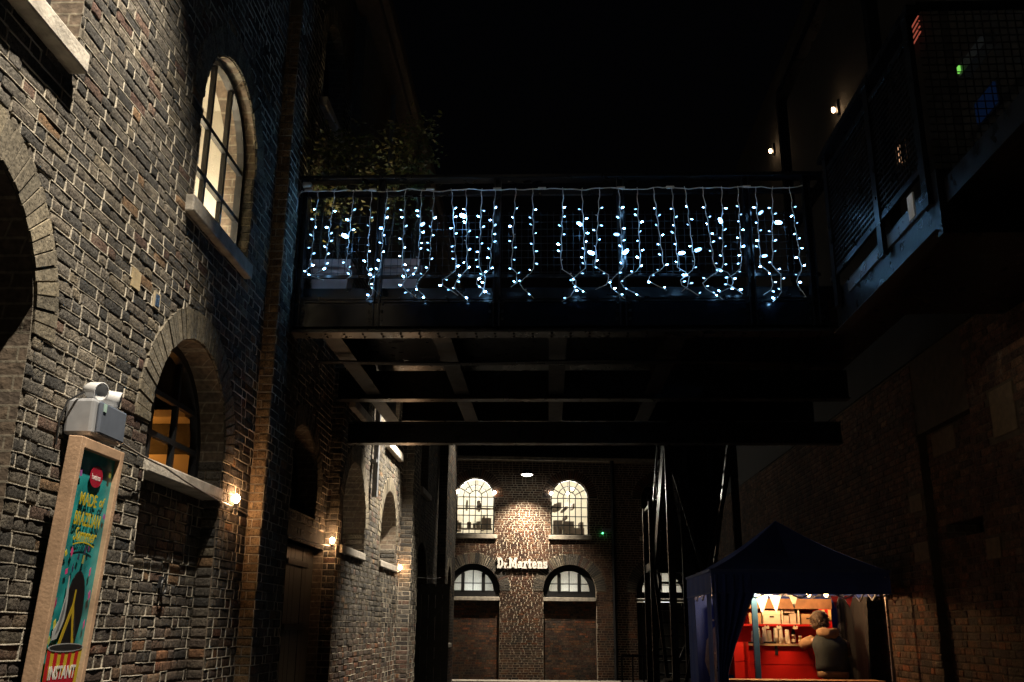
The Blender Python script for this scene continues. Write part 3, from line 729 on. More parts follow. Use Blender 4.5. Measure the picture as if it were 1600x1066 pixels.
for i, op in enumerate(b_ops_l):
    if i < 2:
        pn = lay_bricks(FB, op.uc-.86, op.uc+.86, 0, 2.40, -.12, [], 'far', seed=60+i, jit=.6, gap=.018)
        bake_bricks('brick_courses', FB, pn, 'far', M['red_brick'], shop)
        b = MB(); b.box(op.uc-.86, 0, -.2, op.uc+.86, 2.4, -.124, M=FB.M); b.build('panel_backing', M['mortar_dark'], shop)
        sill = (op.uc-.86, op.uc+.86, 2.4, 2.52, -.3, .04)
    else:
        d = node_part('door', shop)
        for k in range(8):
            b = MB(); b.box(op.uc-.86+.215*k+.004, .02, -.22, op.uc-.86+.215*(k+1)-.004, 2.4, -.18, M=FB.M); b.build('plank', M['plank'], d)
        sill = (op.uc-.86, op.uc+.86, 2.42, 2.5, -.3, -.02)
    w = arch_window(FB, op, -.14, shop, 4, [2.95], barw=.03, framew=.20, sill=sill, b=2.52, glass='frosted')
    for s_ in (-1, 1):
        ex = MB(); ex.box(op.uc+s_*.33-.055, 2.7, -.17, op.uc+s_*.33+.055, 3.28, -.10, M=FB.M); ex.build('mullion', M['iron'], w)
# rooms behind
room(FB, -.4, 5.2, 4.1, 6.9, -3.2, -.33, shop, 'cream')
for op in b_ops_l: room(FB, op.uc-1.0, op.uc+1.0, 2.3, 3.8, -1.2, -.33, shop, 'cream')
shf = MB()
for (u, v, du, dv) in ((.2, 4.75, 1.2, .05), (.55, 4.8, .14, .2), (.75, 4.8, .1, .16), (1.05, 4.8, .32, .34), (3.5, 4.6, .3, .5), (3.85, 4.65, .35, .42), (4.2, 4.55, .35, .3), (-.1, 5.45, 1.9, .03), (3.1, 4.5, 1.6, .1)):
    shf.box(u, v, -1.3+random.uniform(-.1, .1), u+du, v+dv, -1.05, M=FB.M)
for k in range(26):
    u = random.choice((random.uniform(.1, 1.4), random.uniform(3.25, 4.55))); v = random.choice((4.5, 4.8, 5.15, 5.5)); shf.box(u, v, -1.9+random.uniform(-.9, .6), u+random.uniform(.04, .16), v+random.uniform(.06, .24), -1.0, M=FB.M)
shf.build('shelf_display', simple('stock_dark', (.14,.11,.09), .7), shop)
warm_white = (1, .95, .84)
for i, (u, w_) in enumerate(((.8, -1.5), (3.93, -1.5))):
    pl = empty('ceiling_lamp', FB(u, 6.4, w_), ('ceiling lamp in the shop room behind the left upper arched window', 'ceiling lamp in the shop room behind the right upper arched window')[i], 'lamp')
    b = MB(); b.lathe([(.001, .0), (.12, .03), (.16, .12), (.1, .2), (.02, .23)], FB(u+.1, 5.55, w_), 16); b.build('lamp_shade', emit_mat('lit_shade', (1,.85,.6), 1.6), pl, smooth=True)
    b = MB(); b.tube([FB(u+.1, 5.75, w_), FB(u+.1, 6.88, w_)], .008, 5); b.build('flex', M['iron'], pl)
    light('lamp_light', 'POINT', FB(u, 6.0, w_+.35), (230, 150)[i], warm_white, pl, .15)
for i, op in enumerate(b_ops_l):
    pl = empty('strip_lamp', FB(op.uc, 2.4, -.8), ('strip lamp glowing behind the left half-round window', 'strip lamp glowing behind the middle half-round window', 'strip lamp glowing behind the half-round window over the far door')[i], 'lamp')
    b = MB(); b.box(op.uc-.5, 2.42, -.7, op.uc+.5, 2.46, -.62, M=FB.M); b.build('tube', emit_mat('strip', (.93, 1, .98), 2.5), pl)
    light('lamp_light', 'POINT', FB(op.uc, 2.72, -.7), 9, (.95, 1, .96) if i == 0 else (1, .97, .86), pl, .1)
# bare bulbs at the heads of the two upper windows
spot_m = emit_mat('bulb_white', (1, .9, .74), 60)
spots = [(.80-.60, 5.86), (.80+.62, 5.86), (3.93-.62, 5.86), (3.93-.02, 5.93), (3.93+.14, 6.08)]
for i, (u, v) in enumerate(spots):
    o = MB(); p = FB(u, v, .05 if i < 3 else -.4)
    e = empty('window_bulb', p, ('bare bulb at the left edge of the left upper window', 'bare bulb at the right edge of the left upper window', 'bare bulb at the left edge of the right upper window', 'small bulb inside the right upper window, the lower one', 'small bulb inside the right upper window, the upper one')[i], 'bulb', 'bulbs round the upper shop windows')
    o.lathe([(.001,-.045),(.04,-.02),(.045,.01),(.02,.05),(.001,.055)], p, 10); o.build('bulb', spot_m, e, smooth=True)
    s_ = MB(); s_.bar(p+Vector((0,0,.05)), FB(u, v+.06, -.02 if i < 3 else -.45), .02); s_.build('socket', M['iron'], e)
# downlight over the sign
dl = empty('wall_lamp', FB(2.42, 6.3, 0), 'round downlight on an arm lighting the brick between the upper windows', 'wall lamp')
b = MB(); b.tube([FB(2.42, 6.5, 0), FB(2.42, 6.5, 1.05)], .02, 8); b.box(2.36, 6.42, -.002, 2.48, 6.58, .02, M=FB.M); b.build('arm', M['iron'], dl)
b = MB(); b.lathe([(.02, .17), (.12, .15), (.19, .05), (.20, .0)], FB(2.42, 6.32, 1.05), 20); b.build('lamp_shade', M['iron'], dl, smooth=True)
b = MB(); b.lathe([(.001, .0), (.185, .0)], FB(2.42, 6.322, 1.05), 20); b.lathe([(.001, -.045), (.10, -.04), (.18, 0)], FB(2.42, 6.318, 1.05), 20); b.build('diffuser', emit_mat('downlight_disc', (1, .93, .78), 14), dl)
light('down_beam', 'SPOT', FB(2.42, 6.25, 1.05), 2300, (1, .83, .62), dl, .08, FB(2.42, 1.5, .2), 100, 1)
# rainwater pipe, camera
b = MB(); b.tube([FB(5.35, 0, .09), FB(5.35, BT, .09)], .06, 8)
for z in (.9, 2.4, 3.9, 5.4): b.box(5.26, z, -.01, 5.44, z+.06, .12, M=FB.M)
b.build('downpipe', M['iron'], shop)
cc = empty('exit_light', FB(5.15, 4.6, .1), 'small box with a green lamp on the back brick wall', 'emergency light')
b = MB(); b.box(5.0, 4.62, 0, 5.32, 4.74, .09, M=FB.M); b.build('housing', M['grey_plastic'], cc, bevel=.01)
b = MB(); b.lathe([(.001,-.03),(.024,-.015),(.028,.0),(.02,.02),(.001,.03)], FB(5.0, 4.58, .07), 10); b.build('green_lamp', emit_mat('green_led', (.1, 1, .3), 6), cc)
# ------------------------------------------------------------------ the sign
GL = {
 'D': ([(0,0),(.55,0),(.8,.15),(.9,.4),(.9,.6),(.8,.85),(.55,1),(0,1),(0,.8),(.1,.8),(.1,.2),(0,.2)], [(.38,.2),(.5,.2),(.6,.35),(.6,.65),(.5,.8),(.38,.8)], .92),
 'r.': ([(0,0),(.36,0),(.36,.13),(.28,.13),(.28,.28),(.36,.36),(.46,.34),(.46,.5),(.34,.52),(.27,.46),(.27,.52),(0,.52),(0,.4),(.08,.4),(.08,.13),(0,.13)], None, .44),
 '.': ([(0,0),(.16,0),(.16,.16),(0,.16)], None, .14),
 'M': ([(0,0),(.42,0),(.42,.18),(.34,.18),(.34,.6),(.54,.1),(.68,.1),(.88,.6),(.88,.18),(.8,.18),(.8,0),(1.24,0),(1.24,.18),(1.14,.18),(1.14,.82),(1.24,.82),(1.24,1),(.86,1),(.61,.45),(.36,1),(0,1),(0,.82),(.1,.82),(.1,.18),(0,.18)], None, 1.26),
 'a': ([(0,.12),(.12,0),(.34,0),(.42,.06),(.42,0),(.72,0),(.72,.16),(.64,.16),(.64,.5),(.52,.66),(.14,.66),(.06,.58),(.06,.44),(.38,.44),(.38,.4),(.12,.4),(0,.3)], [(.24,.15),(.38,.15),(.38,.26),(.24,.26)], .73),
 'r': ([(0,0),(.46,0),(.46,.16),(.36,.16),(.36,.36),(.46,.46),(.6,.44),(.6,.66),(.44,.67),(.34,.58),(.34,.66),(0,.66),(0,.5),(.1,.5),(.1,.16),(0,.16)], None, .6),
 't': ([(.1,.12),(.22,0),(.5,0),(.56,.06),(.56,.2),(.38,.2),(.38,.48),(.54,.48),(.54,.66),(.38,.66),(.38,.86),(.1,.86),(.1,.66),(0,.66),(0,.48),(.1,.48)], None, .58),
 'e': ([(0,.14),(.14,0),(.52,0),(.64,.1),(.64,.2),(.36,.2),(.34,.15),(.26,.15),(.26,.27),(.64,.27),(.64,.5),(.5,.66),(.14,.66),(0,.52)], [(.26,.38),(.38,.38),(.38,.5),(.26,.5)], .67),
 'n': ([(0,0),(.38,0),(.38,.16),(.34,.16),(.34,.46),(.46,.46),(.46,.16),(.42,.16),(.42,0),(.8,0),(.8,.16),(.72,.16),(.72,.54),(.6,.66),(.42,.66),(.34,.58),(.34,.66),(0,.66),(0,.5),(.08,.5),(.08,.16),(0,.16)], None, .82),
 's': ([(0,0),(.46,0),(.6,.12),(.6,.3),(.48,.42),(.26,.42),(.26,.5),(.34,.5),(.34,.44),(.58,.44),(.58,.66),(.14,.66),(0,.54),(0,.38),(.12,.26),(.34,.26),(.34,.16),(.26,.16),(.26,.22),(0,.22)], None, .62)}
sg = empty('shop_sign', FB(2.35, 3.45, 0), 'white slab-serif letters forming a shop name on the back brick wall', 'sign')
seq = ['D', 'r.', '.', 'M', 'a', 'r', 't', 'e', 'n', 's']; tot = sum(GL[c][2]+.07 for c in seq); H = .345
sx = 1.66/(tot*H)
signm = simple('sign_white', (.62,.61,.58), .5, noise=.05)
x = 1.53
for c in seq:
    out, hole, adv = GL[c]
    cu = bpy.data.curves.new('letter', 'CURVE'); cu.dimensions = '2D'; cu.fill_mode = 'BOTH'; cu.extrude = .025
    for pl in (out, hole):
        if not pl: continue
        sp = cu.splines.new('POLY'); sp.points.add(len(pl)-1); sp.use_cyclic_u = True
        for q, (a, b_) in zip(sp.points, pl): q.co = (a*H*sx, b_*H, 0, 1)
    cu.materials.append(signm)
    o = bpy.data.objects.new('letter', cu); COL.objects.link(o); attach(o, sg)
    o.matrix_basis = FB.M @ Matrix.Translation((x, 3.42, .06)); x += (adv+.07)*H*sx
b = MB(); b.box(1.55, 3.40, .012, 3.15, 3.418, .05, M=FB.M); b.build('rail', M['iron'], sg)

# ================================================================== RIGHT BUILDING
RX = 4.25
FR = Frame((RX, 20, 0), (0, -1, 0))       # u = 20 - Y, faces -X
right = empty('brick_warehouse', (RX+2, 12, 0), 'dim brown brick building with a dark slot opening on the right side', 'building')
uY = lambda y: 20-y
slot = Opening(uY(10.33), .54, 2.52, 2.73, 0, 0)
rs = MB()
wall_sheet(rs, FR, -10, uY(11.15), 0, 11.5, -.004, [], .3)
wall_sheet(rs, FR, uY(11.15), uY(9.72), 0, 3.75, -.104, [slot], .35)
wall_sheet(rs, FR, uY(11.15), uY(9.72), 3.75, 11.5, -.004, [], .3)
wall_sheet(rs, FR, uY(9.72), 18, 0, 11.5, -.004, [], .3)
for yy in (11.15, 9.72): rs.face([FR(uY(yy), 0, -.004), FR(uY(yy), 0, -.104), FR(uY(yy), 3.75, -.104), FR(uY(yy), 3.75, -.004)])
rs.face([FR(uY(11.15), 3.75, -.004), FR(uY(11.15), 3.75, -.104), FR(uY(9.72), 3.75, -.104), FR(uY(9.72), 3.75, -.004)])
rs.face([FR(-10, 11.5, 0), FR(18, 11.5, 0), FR(18, 11.5, -5), FR(-10, 11.5, -5)])
rs.build('wall', [M['mortar_dark'], M['reveal']], right)
b = MB(); b.box(-10, 4.62, -.1, 18, 11.49, .02, M=FR.M); b.build('upper_wall', M['unlit_wall'], right)  # slab added over the brick to keep the unlit upper wall dark
b = MB(); b.box(uY(10.9), 2.5, -.5, uY(9.75), 2.75, -.46, M=FR.M); b.build('slot_back', M['iron'], right)
stones = [(11.15, 11.62, 2.35, 2.56, 0), (9.4, 9.72, 2.25, 2.45, 0), (10.35, 11.0, 3.46, 3.72, -.1), (8.75, 9.25, 3.35, 3.8, 0), (11.2, 11.6, 2.9, 3.1, 0)]
sk = lambda u, v: any(uY(b_)-.02 < u < uY(a)+.02 and c-.02 < v < d+.02 for a, b_, c, d, w in stones)
rb = lay_bricks(FR, 0.5, uY(11.15), .5, 4.6, 0, [], 'mid', seed=70, skip=sk) + lay_bricks(FR, uY(11.15), uY(9.72), .5, 3.75, -.1, [slot], 'mid', seed=71, skip=sk) + lay_bricks(FR, uY(9.72), 13.2, .5, 4.6, 0, [], 'mid', seed=72, skip=sk)
rfar = lay_bricks(FR, -9.5, .5, .5, 5.5, 0, [], 'far', seed=75, jit=.6)
bake_bricks('brick_courses', FR, rfar, 'far', M['brown_brick'], right)
rb = sorted(rb, key=lambda q: -brick_size(FR, q))
place_bricks(FR, rb[:300], 'mid', M['brown_brick'], right); bake_bricks('brick_courses', FR, rb[300:], 'mid', M['brown_brick'], right)
for a, b_, c, d, w in stones:
    s_ = MB(); s_.box(uY(b_)+.006, c, w-.02, uY(a)-.006, d, w+.012, M=FR.M); s_.build('stone_block', M['stone_dark'], right, bevel=.01)
for (y0, y1) in ((13.2, 14.2),):
    s_ = MB(); s_.box(uY(y1), .3, 0, uY(y0), 4.5, .003, M=FR.M)
# wall lamps high on the right building
for i, (y, z) in enumerate(((16.4, 10.1), (12.65, 8.8))):
    e = empty('wall_lamp', (RX, y, z), ('small warm wall lamp high on the right building, the farther one', 'small warm wall lamp high on the right building, the nearer one')[i], 'wall lamp', 'wall lamps on the right building')
    b = MB(); b.box(RX-.06, y-.05, z-.05, RX, y+.05, z+.16); b.build('housing', M['iron'], e, bevel=.01)
    b = MB(); b.lathe([(.001,-.05),(.022,-.03),(.028,.0),(.02,.03),(.001,.04)], (RX-.1, y, z+.02), 10); b.build('bulb', emit_mat('amber_bulb', (1,.66,.36), 30), e)
    light('lamp_light', 'POINT', (RX-.17, y, z+.02), 1.8, (1,.6,.3), e, .03)

# ================================================================== FOOTBRIDGE
BY = 8.75
bridge = empty('footbridge', (0, BY, 4.3), 'dark steel footbridge with mesh railings crossing the alley', 'footbridge')
b = MB(); b.box(-2.45, BY, 4.58, 2.66, BY+.16, 4.60); b.box(-2.45, BY, 4.29, 2.66, BY+.16, 4.312); b.box(-2.45, BY+.07, 4.312, 2.66, BY+.09, 4.58); b.build('front_beam', M['steel'], bridge)
b = MB(); b.box(-2.44, BY-.012, 4.335, 2.64, BY+.06, 4.565); b.build('fascia_plate', simple('gloss_fascia', (.004,.006,.010), .13, noise=.2, nscale=5, spec=.3), bridge)
b = MB(); b.box(-2.45, BY-.03, 4.270, 2.66, BY+.17, 4.2885); b.build('bottom_flange', M['flange'], bridge)
b = MB(); b.box(-2.56, 11.35, 4.232, 3.6, 11.52, 4.25); b.build('bottom_flange', M['flange'], bridge)
b = MB(); b.box(-2.56, 11.42, 4.25, 3.6, 11.44, 4.6); b.build('middle_beam', M['steel'], bridge)
b = MB(); b.box(-2.5, 11.85, 3.79, 3.6, 11.89, 4.03); b.box(-2.5, 11.8, 4.03, 3.6, 11.94, 4.045); b.build('lower_beam', M['steel'], bridge)
b = MB(); b.box(-2.5, 11.79, 3.775, 3.6, 11.95, 3.79); b.build('bottom_flange', M['flange'], bridge)
for x in (-2.1, -1.03, .1, 1.25):
    b = MB(); b.box(x-.09, BY+.18, 4.285, x+.09, 11.34, 4.30); b.box(x-.012, BY+.18, 4.30, x+.012, 11.34, 4.62); b.build('joist', M['steel_grey'], bridge)
for x in (-2.1, -1.03, .1, 1.25):
    b = MB(); b.box(x-.09, 11.55, 4.255, x+.09, 12.95, 4.27); b.box(x-.012, 11.55, 4.27, x+.012, 12.95, 4.62); b.build('joist', M['steel_grey'], bridge)
b = MB(); b.box(-2.44, BY+.19, 4.64, 3.6, 12.98, 4.79); b.build('deck', M['steel'], bridge)
b = MB(); b.box(-2.0, 12.98, 4.3, 3.6, 13.06, 4.82); b.build('rear_beam', M['steel'], bridge)
for x in (-2.41, -1.64, -.49, .72, 1.945, 2.53):
    b = MB(); b.box(x-.035, BY-.03, 4.33, x-.022, BY+.07, 5.86); b.box(x+.022, BY-.03, 4.33, x+.035, BY+.07, 5.86); b.box(x-.022, BY+.015, 4.33, x+.022, BY+.028, 5.86)
    for z in (4.40, 4.48, 4.56): 
        for dx in (-.06, .06): b.box(x+dx-.012, BY-.026, z-.012, x+dx+.012, BY-.0125, z+.012)
    b.build('post', M['steel'], bridge)
b = MB(); b.box(-2.50, BY-.05, 5.86, 2.72, BY+.09, 5.90); b.build('handrail', M['steel'], bridge, bevel=.008)
b = MB(); b.box(-2.45, BY+.0, 5.70, 2.6, BY+.04, 5.745); b.build('top_rail', M['steel'], bridge)
b = MB(); b.box(-2.45, BY+.0, 4.83, 2.6, BY+.03, 4.86); b.box(-2.45, BY+.0, 4.61, 2.6, BY+.03, 4.635); b.build('bottom_rail', M['steel'], bridge)
xs = [-2.41, -1.64, -.49, .72, 1.945, 2.53]
for a, c in zip(xs[:-1], xs[1:]):
    b = MB(); x = a+.05
    while x < c-.04: b.bar((x, BY+.05, 4.86), (x, BY+.05, 5.53), .005); x += .063
    z = 4.9
    while z < 5.54: b.bar((a+.04, BY+.055, z), (c-.04, BY+.055, z), .005); z += .075
    b.build('mesh_panel', M['wire'], bridge)
b = MB()
for k in range(28):
    x = -2.3+k*.18
    for dy in (.02, .12): b.lathe([(.001,-.012),(.010,-.010),(.013,0)], (x, BY+dy, 4.2695), 6)
b.build('rivets', M['steel_grey'], bridge)['kind'] = 'stuff'
b = MB(); b.tube([(-2.4, 9.6, 4.22), (-1.0, 9.62, 4.20), (.6, 9.6, 4.225), (2.6, 9.63, 4.21)], .022, 8); b.tube([(-2.4, 9.68, 4.23), (0.2, 9.7, 4.22), (2.6, 9.7, 4.235)], .012, 6); b.build('conduit', M['steel'], bridge)
# side return at the left, rear railing
b = MB(); y = BY+.1
while y < 9.3: b.bar((-2.43, y, 4.86), (-2.43, y, 5.75), .005); y += .05
z = 4.9
while z < 5.72: b.bar((-2.432, BY+.08, z), (-2.432, 9.3, z), .005); z += .05
b.build('mesh_panel', M['wire'], bridge)
b = MB()
for x in (-2.3, -.8, .7, 2.2): b.box(x-.03, 12.9, 4.8, x+.03, 12.96, 5.9)
b.box(-2.4, 12.89, 5.86, 3.5, 12.97, 5.9); b.build('rear_railing', M['steel'], bridge)
b = MB()
x = -2.3
while x < 2.5: b.bar((x, 12.93, 4.86), (x, 12.93, 5.8), .006); x += .12
b.build('mesh_panel', M['wire'], bridge)

# ------------------------------------------------------------------ raised walkway on the right
walk = empty('raised_walkway', (3.4, 7, 4.3), 'dark raised steel walkway with mesh railing along the right wall', 'walkway')
PX = 2.72
b = MB(); b.box(PX, 6.3, 4.27, PX+.02, 8.74, 4.62); b.box(PX, 6.3, 4.25, PX+.16, 8.74, 4.27); b.box(PX, 6.3, 4.62, PX+.16, 8.74, 4.64); b.build('edge_beam', M['steel'], walk)
b = MB(); b.box(PX-.02, 6.4, 4.50, PX-.004, 8.3, 4.60); b.build('kick_strip', simple('satin_strip', (.10,.12,.14), .3, metal=.5, noise=.1), walk)
b = MB(); b.box(PX-.05, 6.28, 4.245, PX+.06, 8.74, 4.252); b.build('lower_flange', simple('bare_edge', (.06,.065,.075), .35, metal=.4, noise=.2), walk)
b = MB(); b.box(PX+.03, 2.5, 4.42, 4.24, 8.7, 4.60); b.build('deck', M['steel'], walk)
b = MB(); b.box(PX-.02, 6.22, 4.2, 4.24, 6.30, 4.68); b.build('end_beam', M['steel'], walk)
for y in (8.55, 7.3, 6.35):
    b = MB(); b.box(PX-.06, y-.05, 4.45, PX-.022, y+.05, 6.02); b.build('post', M['steel'], walk)
b = MB(); b.box(PX-.07, 6.25, 5.97, PX+.03, 8.72, 6.03); b.box(PX-.05, 6.3, 5.80, PX-.02, 8.7, 5.84); b.box(PX-.05, 6.3, 4.74, PX-.02, 8.7, 4.78); b.build('handrail', M['steel'], walk)
for (ya, yb) in ((7.36, 8.5), (6.41, 7.24)):
    b = MB(); y = ya
    k = 0
    while y < yb: b.bar((PX-.035, y, 4.78), (PX-.035, y, 5.8), .006, .010); y += .05
    z = 4.8
    while z < 5.8: b.bar((PX-.04, ya, z), (PX-.04, yb, z), .006, .016); z += .05
    b.build('mesh_panel', M['steel'], walk)
b = MB(); x = PX+.05
while x < 4.2: b.bar((x, 6.26, 4.7), (x, 6.26, 6.0), .006); x += .06
z = 4.75
while z < 6.0: b.bar((PX, 6.262, z), (4.2, 6.262, z), .006); z += .06
b.box(PX, 6.24, 6.0, 4.24, 6.29, 6.05); b.build('mesh_panel', M['steel'], walk)
b = MB()
for (x, y) in ((3.4, 8.9), (3.4, 12.6)): b.box(x-.06, y-.06, 4.8, x+.06, y+.06, 9.0)
b.bar((3.4, 8.9, 9.0), (3.4, 12.6, 9.0), .14); b.bar((3.4, 8.9, 6.9), (3.4, 12.6, 6.9), .09); b.build('canopy_frame', M['steel'], walk)
np_ = empty('pale_plate', (PX-.06, 6.6, 4.66), 'small pale plate fixed to the raised walkway edge', 'plate')  # plain pale plate on the walkway edge, no lettering
b = MB(); b.box(PX-.085, 6.5, 4.45, PX-.07, 6.61, 4.64); b.build('plate', simple('plate_white', (.7,.75,.8), .5), np_, bevel=.004)
# lit things and red reflections up behind the mesh
lw = empty('lit_window', (4.2, 10.55, 6.9), 'small warm lit window behind the walkway mesh', 'window')
b = MB(); b.box(4.20, 10.47, 6.93, 4.22, 10.62, 7.16); b.build('pane', emit_mat('warm_pane', (1, .52, .28), .8), lw)
b = MB(); b.box(4.20, 10.70, 6.93, 4.22, 10.80, 7.12); b.build('pane', emit_mat('amber_pane', (1, .42, .16), .16), lw)
b = MB(); b.box(4.17, 10.43, 6.9, 4.20, 10.47, 7.2); b.box(4.17, 10.62, 6.9, 4.20, 10.70, 7.2); b.box(4.17, 10.80, 6.9, 4.20, 10.84, 7.2); b.box(4.17, 10.84, 7.2, 4.20, 10.43, 7.24); b.build('frame', M['iron'], lw)
ex = empty('exit_sign', (4.2, 8.5, 6.9), 'tiny green lit exit sign high on the right building', 'sign')
b = MB(); b.box(4.12, 8.1, 6.9, 4.24, 8.68, 7.02); b.build('housing', simple('sign_housing', (.10,.12,.14), .4), ex)
b = MB(); b.box(4.10, 8.62, 6.93, 4.118, 8.66, 7.0); b.build('green_lamp', emit_mat('exit_green', (.3, 1, .15), .7), ex)
sc_ = empty('blue_screen', (4.2, 8.4, 6.3), 'dim blue screen behind the walkway railing', 'screen')
b = MB(); b.box(4.20, 8.2, 6.34, 4.22, 8.62, 6.56); b.build('screen', emit_mat('screen_blue', (.04, .12, .4), .035), sc_)
b = MB(); b.box(4.221, 8.17, 6.31, 4.24, 8.65, 6.59); b.build('frame', M['iron'], sc_)
rl = empty('red_reflection', (4.1, 9.7, 8.2), 'dim red reflections made as glowing strips behind the upper mesh', 'light strip')
for k in range(5):
    b = MB(); b.bar((4.18, 9.95, 8.0+.07*k), (4.18, 9.55, 8.02+.07*k), .012); b.build('tube', emit_mat('reflected_red', (1, .2, .12), .3), rl)  # glowing bars stand in for red reflections

# ------------------------------------------------------------------ curtain of fairy lights
LYc = BY-.075
cur = empty('light_curtain', (0, LYc, 5.72), 'curtain of white icicle fairy lights hanging on the footbridge railing', 'string lights')
wirem = simple('white_cable', (.62,.62,.60), .5, noise=0)
ledm = emit_mat('cold_led', (.24, .57, 1.0), E_LED, rand=True)
Xp = lambda px: -2.31+(px-490)*.006261
ZT = 5.725
hx = [-2.42+i*.05 for i in range(int((2.5+2.42)/.05)+1)]
b = MB(); b.tube([(x, LYc+random.uniform(-.006, .006), ZT-.014*abs(math.sin(x*4.9+.4))+.006*math.sin(x*13)+.004*math.sin(x*31)) for x in hx], .0055, 6)
b.tube([(-2.42, LYc, ZT), (-2.46, LYc, ZT-.06), (-2.47, LYc, 5.5)], .008, 5)
b.build('header_cable', wirem, cur)
for x in (-2.36, -1.72, -1.15, -.49, -.05, .72, 1.2, 1.94):
    b = MB(); b.box(x-.04, LYc-.010, ZT-.008, x+.04, LYc+.02, ZT+.014); b.build('cable_tie', wirem, cur, bevel=.006)
b = MB(); b.box(-2.42, LYc-.03, ZT+.03, -2.33, LYc+.03, ZT+.085); b.build('cable_coil', wirem, cur, bevel=.015)
lm = MB(); lm.lathe([(.001, .0), (.0062, .002), (.0066, .018), (.0045, .026), (.001, .029)], (0,0,0), 8); led_mesh = lm.mesh('led'); led_mesh.materials.append(ledm)
hm = MB(); hm.lathe([(.0035, -.016), (.005, 0), (.001, .001)], (0,0,0), 6); cap_mesh = hm.mesh('led_cap'); cap_mesh.materials.append(wirem)
strands = [(499,432),(525,440),(555,440),(583,470),(608,462),(636,448),(662,468),(682,470),(709,464),(732,472),(757,466),(778,462),(810,452),(836,470),(884,474),(913,462),(941,456),(971,470),(999,468),(1024,458),(1053,460),(1073,466),(1100,462),(1130,472),(1155,464),(1182,466),(1208,476),(1234,470)]
bright = {(709,379),(752,410),(810,375),(485,460),(545,450),(725,379),(947,380),(920,400),(999,335),(1023,337),(1023,365),(1073,335),(1073,350),(1106,355),(1186,347),(1186,365),(1214,395),(1220,452),(1226,468),(570,405),(608,336)}
R2 = random.Random(3); nled = 0
for (px_, yb) in strands:
    x0 = Xp(px_); zb = ZT - (yb-300)*.00675; drift = R2.uniform(-.08, .10); pts = []; n = 22
    kick = ZT - (425-300)*.00675; amp = R2.choice((-1, 1))*R2.uniform(.05, .19)
    for i in range(n+1):
        t = i/n; z = ZT + (zb-ZT)*t; x = x0 + drift*t + .006*math.sin(i*1.9+px_)
        if z < kick: q = (kick-z)/max(.05, kick-zb); x += amp*math.sin(q*R2.choice((2.4, 3.0, 3.6)) if False else q*3.1)+.015*math.sin(q*9)
        pts.append(Vector((x, LYc-.01+.008*math.sin(i*1.3+px_), z)))
    b = MB(); b.tube(pts, .0036, 5); st = b.build('light_strand', wirem, cur)
    # sample leds along the strand
    d = 0; nxt = .235; side = R2.choice((-1, 1))
    for p, q in zip(pts[:-1], pts[1:]):
        L = (q-p).length
        while d + L > nxt:
            c = p.lerp(q, (nxt-d)/L); side = -side if R2.random() < .75 else side
            direc = Vector((side*R2.uniform(.5, 1), -R2.uniform(0, .9), R2.uniform(-.35, .55))).normalized()
            M4 = Matrix.Translation(c+direc*.022) @ direc.to_track_quat('Z', 'Y').to_matrix().to_4x4()
            fx = (c.x+2.31)/4.8; pb = .035 + .10*max(0, fx-.45)*2*(1.3 if c.z > 5.0 else .6)
            sc = R2.uniform(1.7, 2.5) if R2.random() < pb else R2.uniform(.5, .95)
            if R2.random() < .12:      # a dead lamp: only its cap is left to see
                o = bpy.data.objects.new('bulb_cap', cap_mesh); COL.objects.link(o); attach(o, st); o.matrix_basis = M4; nxt += .088*R2.uniform(.6, 1.2); continue
            o = bpy.data.objects.new('bulb', led_mesh); COL.objects.link(o); attach(o, st); o.matrix_basis = M4 @ Matrix.Diagonal((sc*1.15, sc*1.15, sc, 1))
            o = bpy.data.objects.new('bulb_cap', cap_mesh); COL.objects.link(o); attach(o, st); o.matrix_basis = M4
            nled += 1; nxt += .088*R2.uniform(.75, 1.3)
        d += L

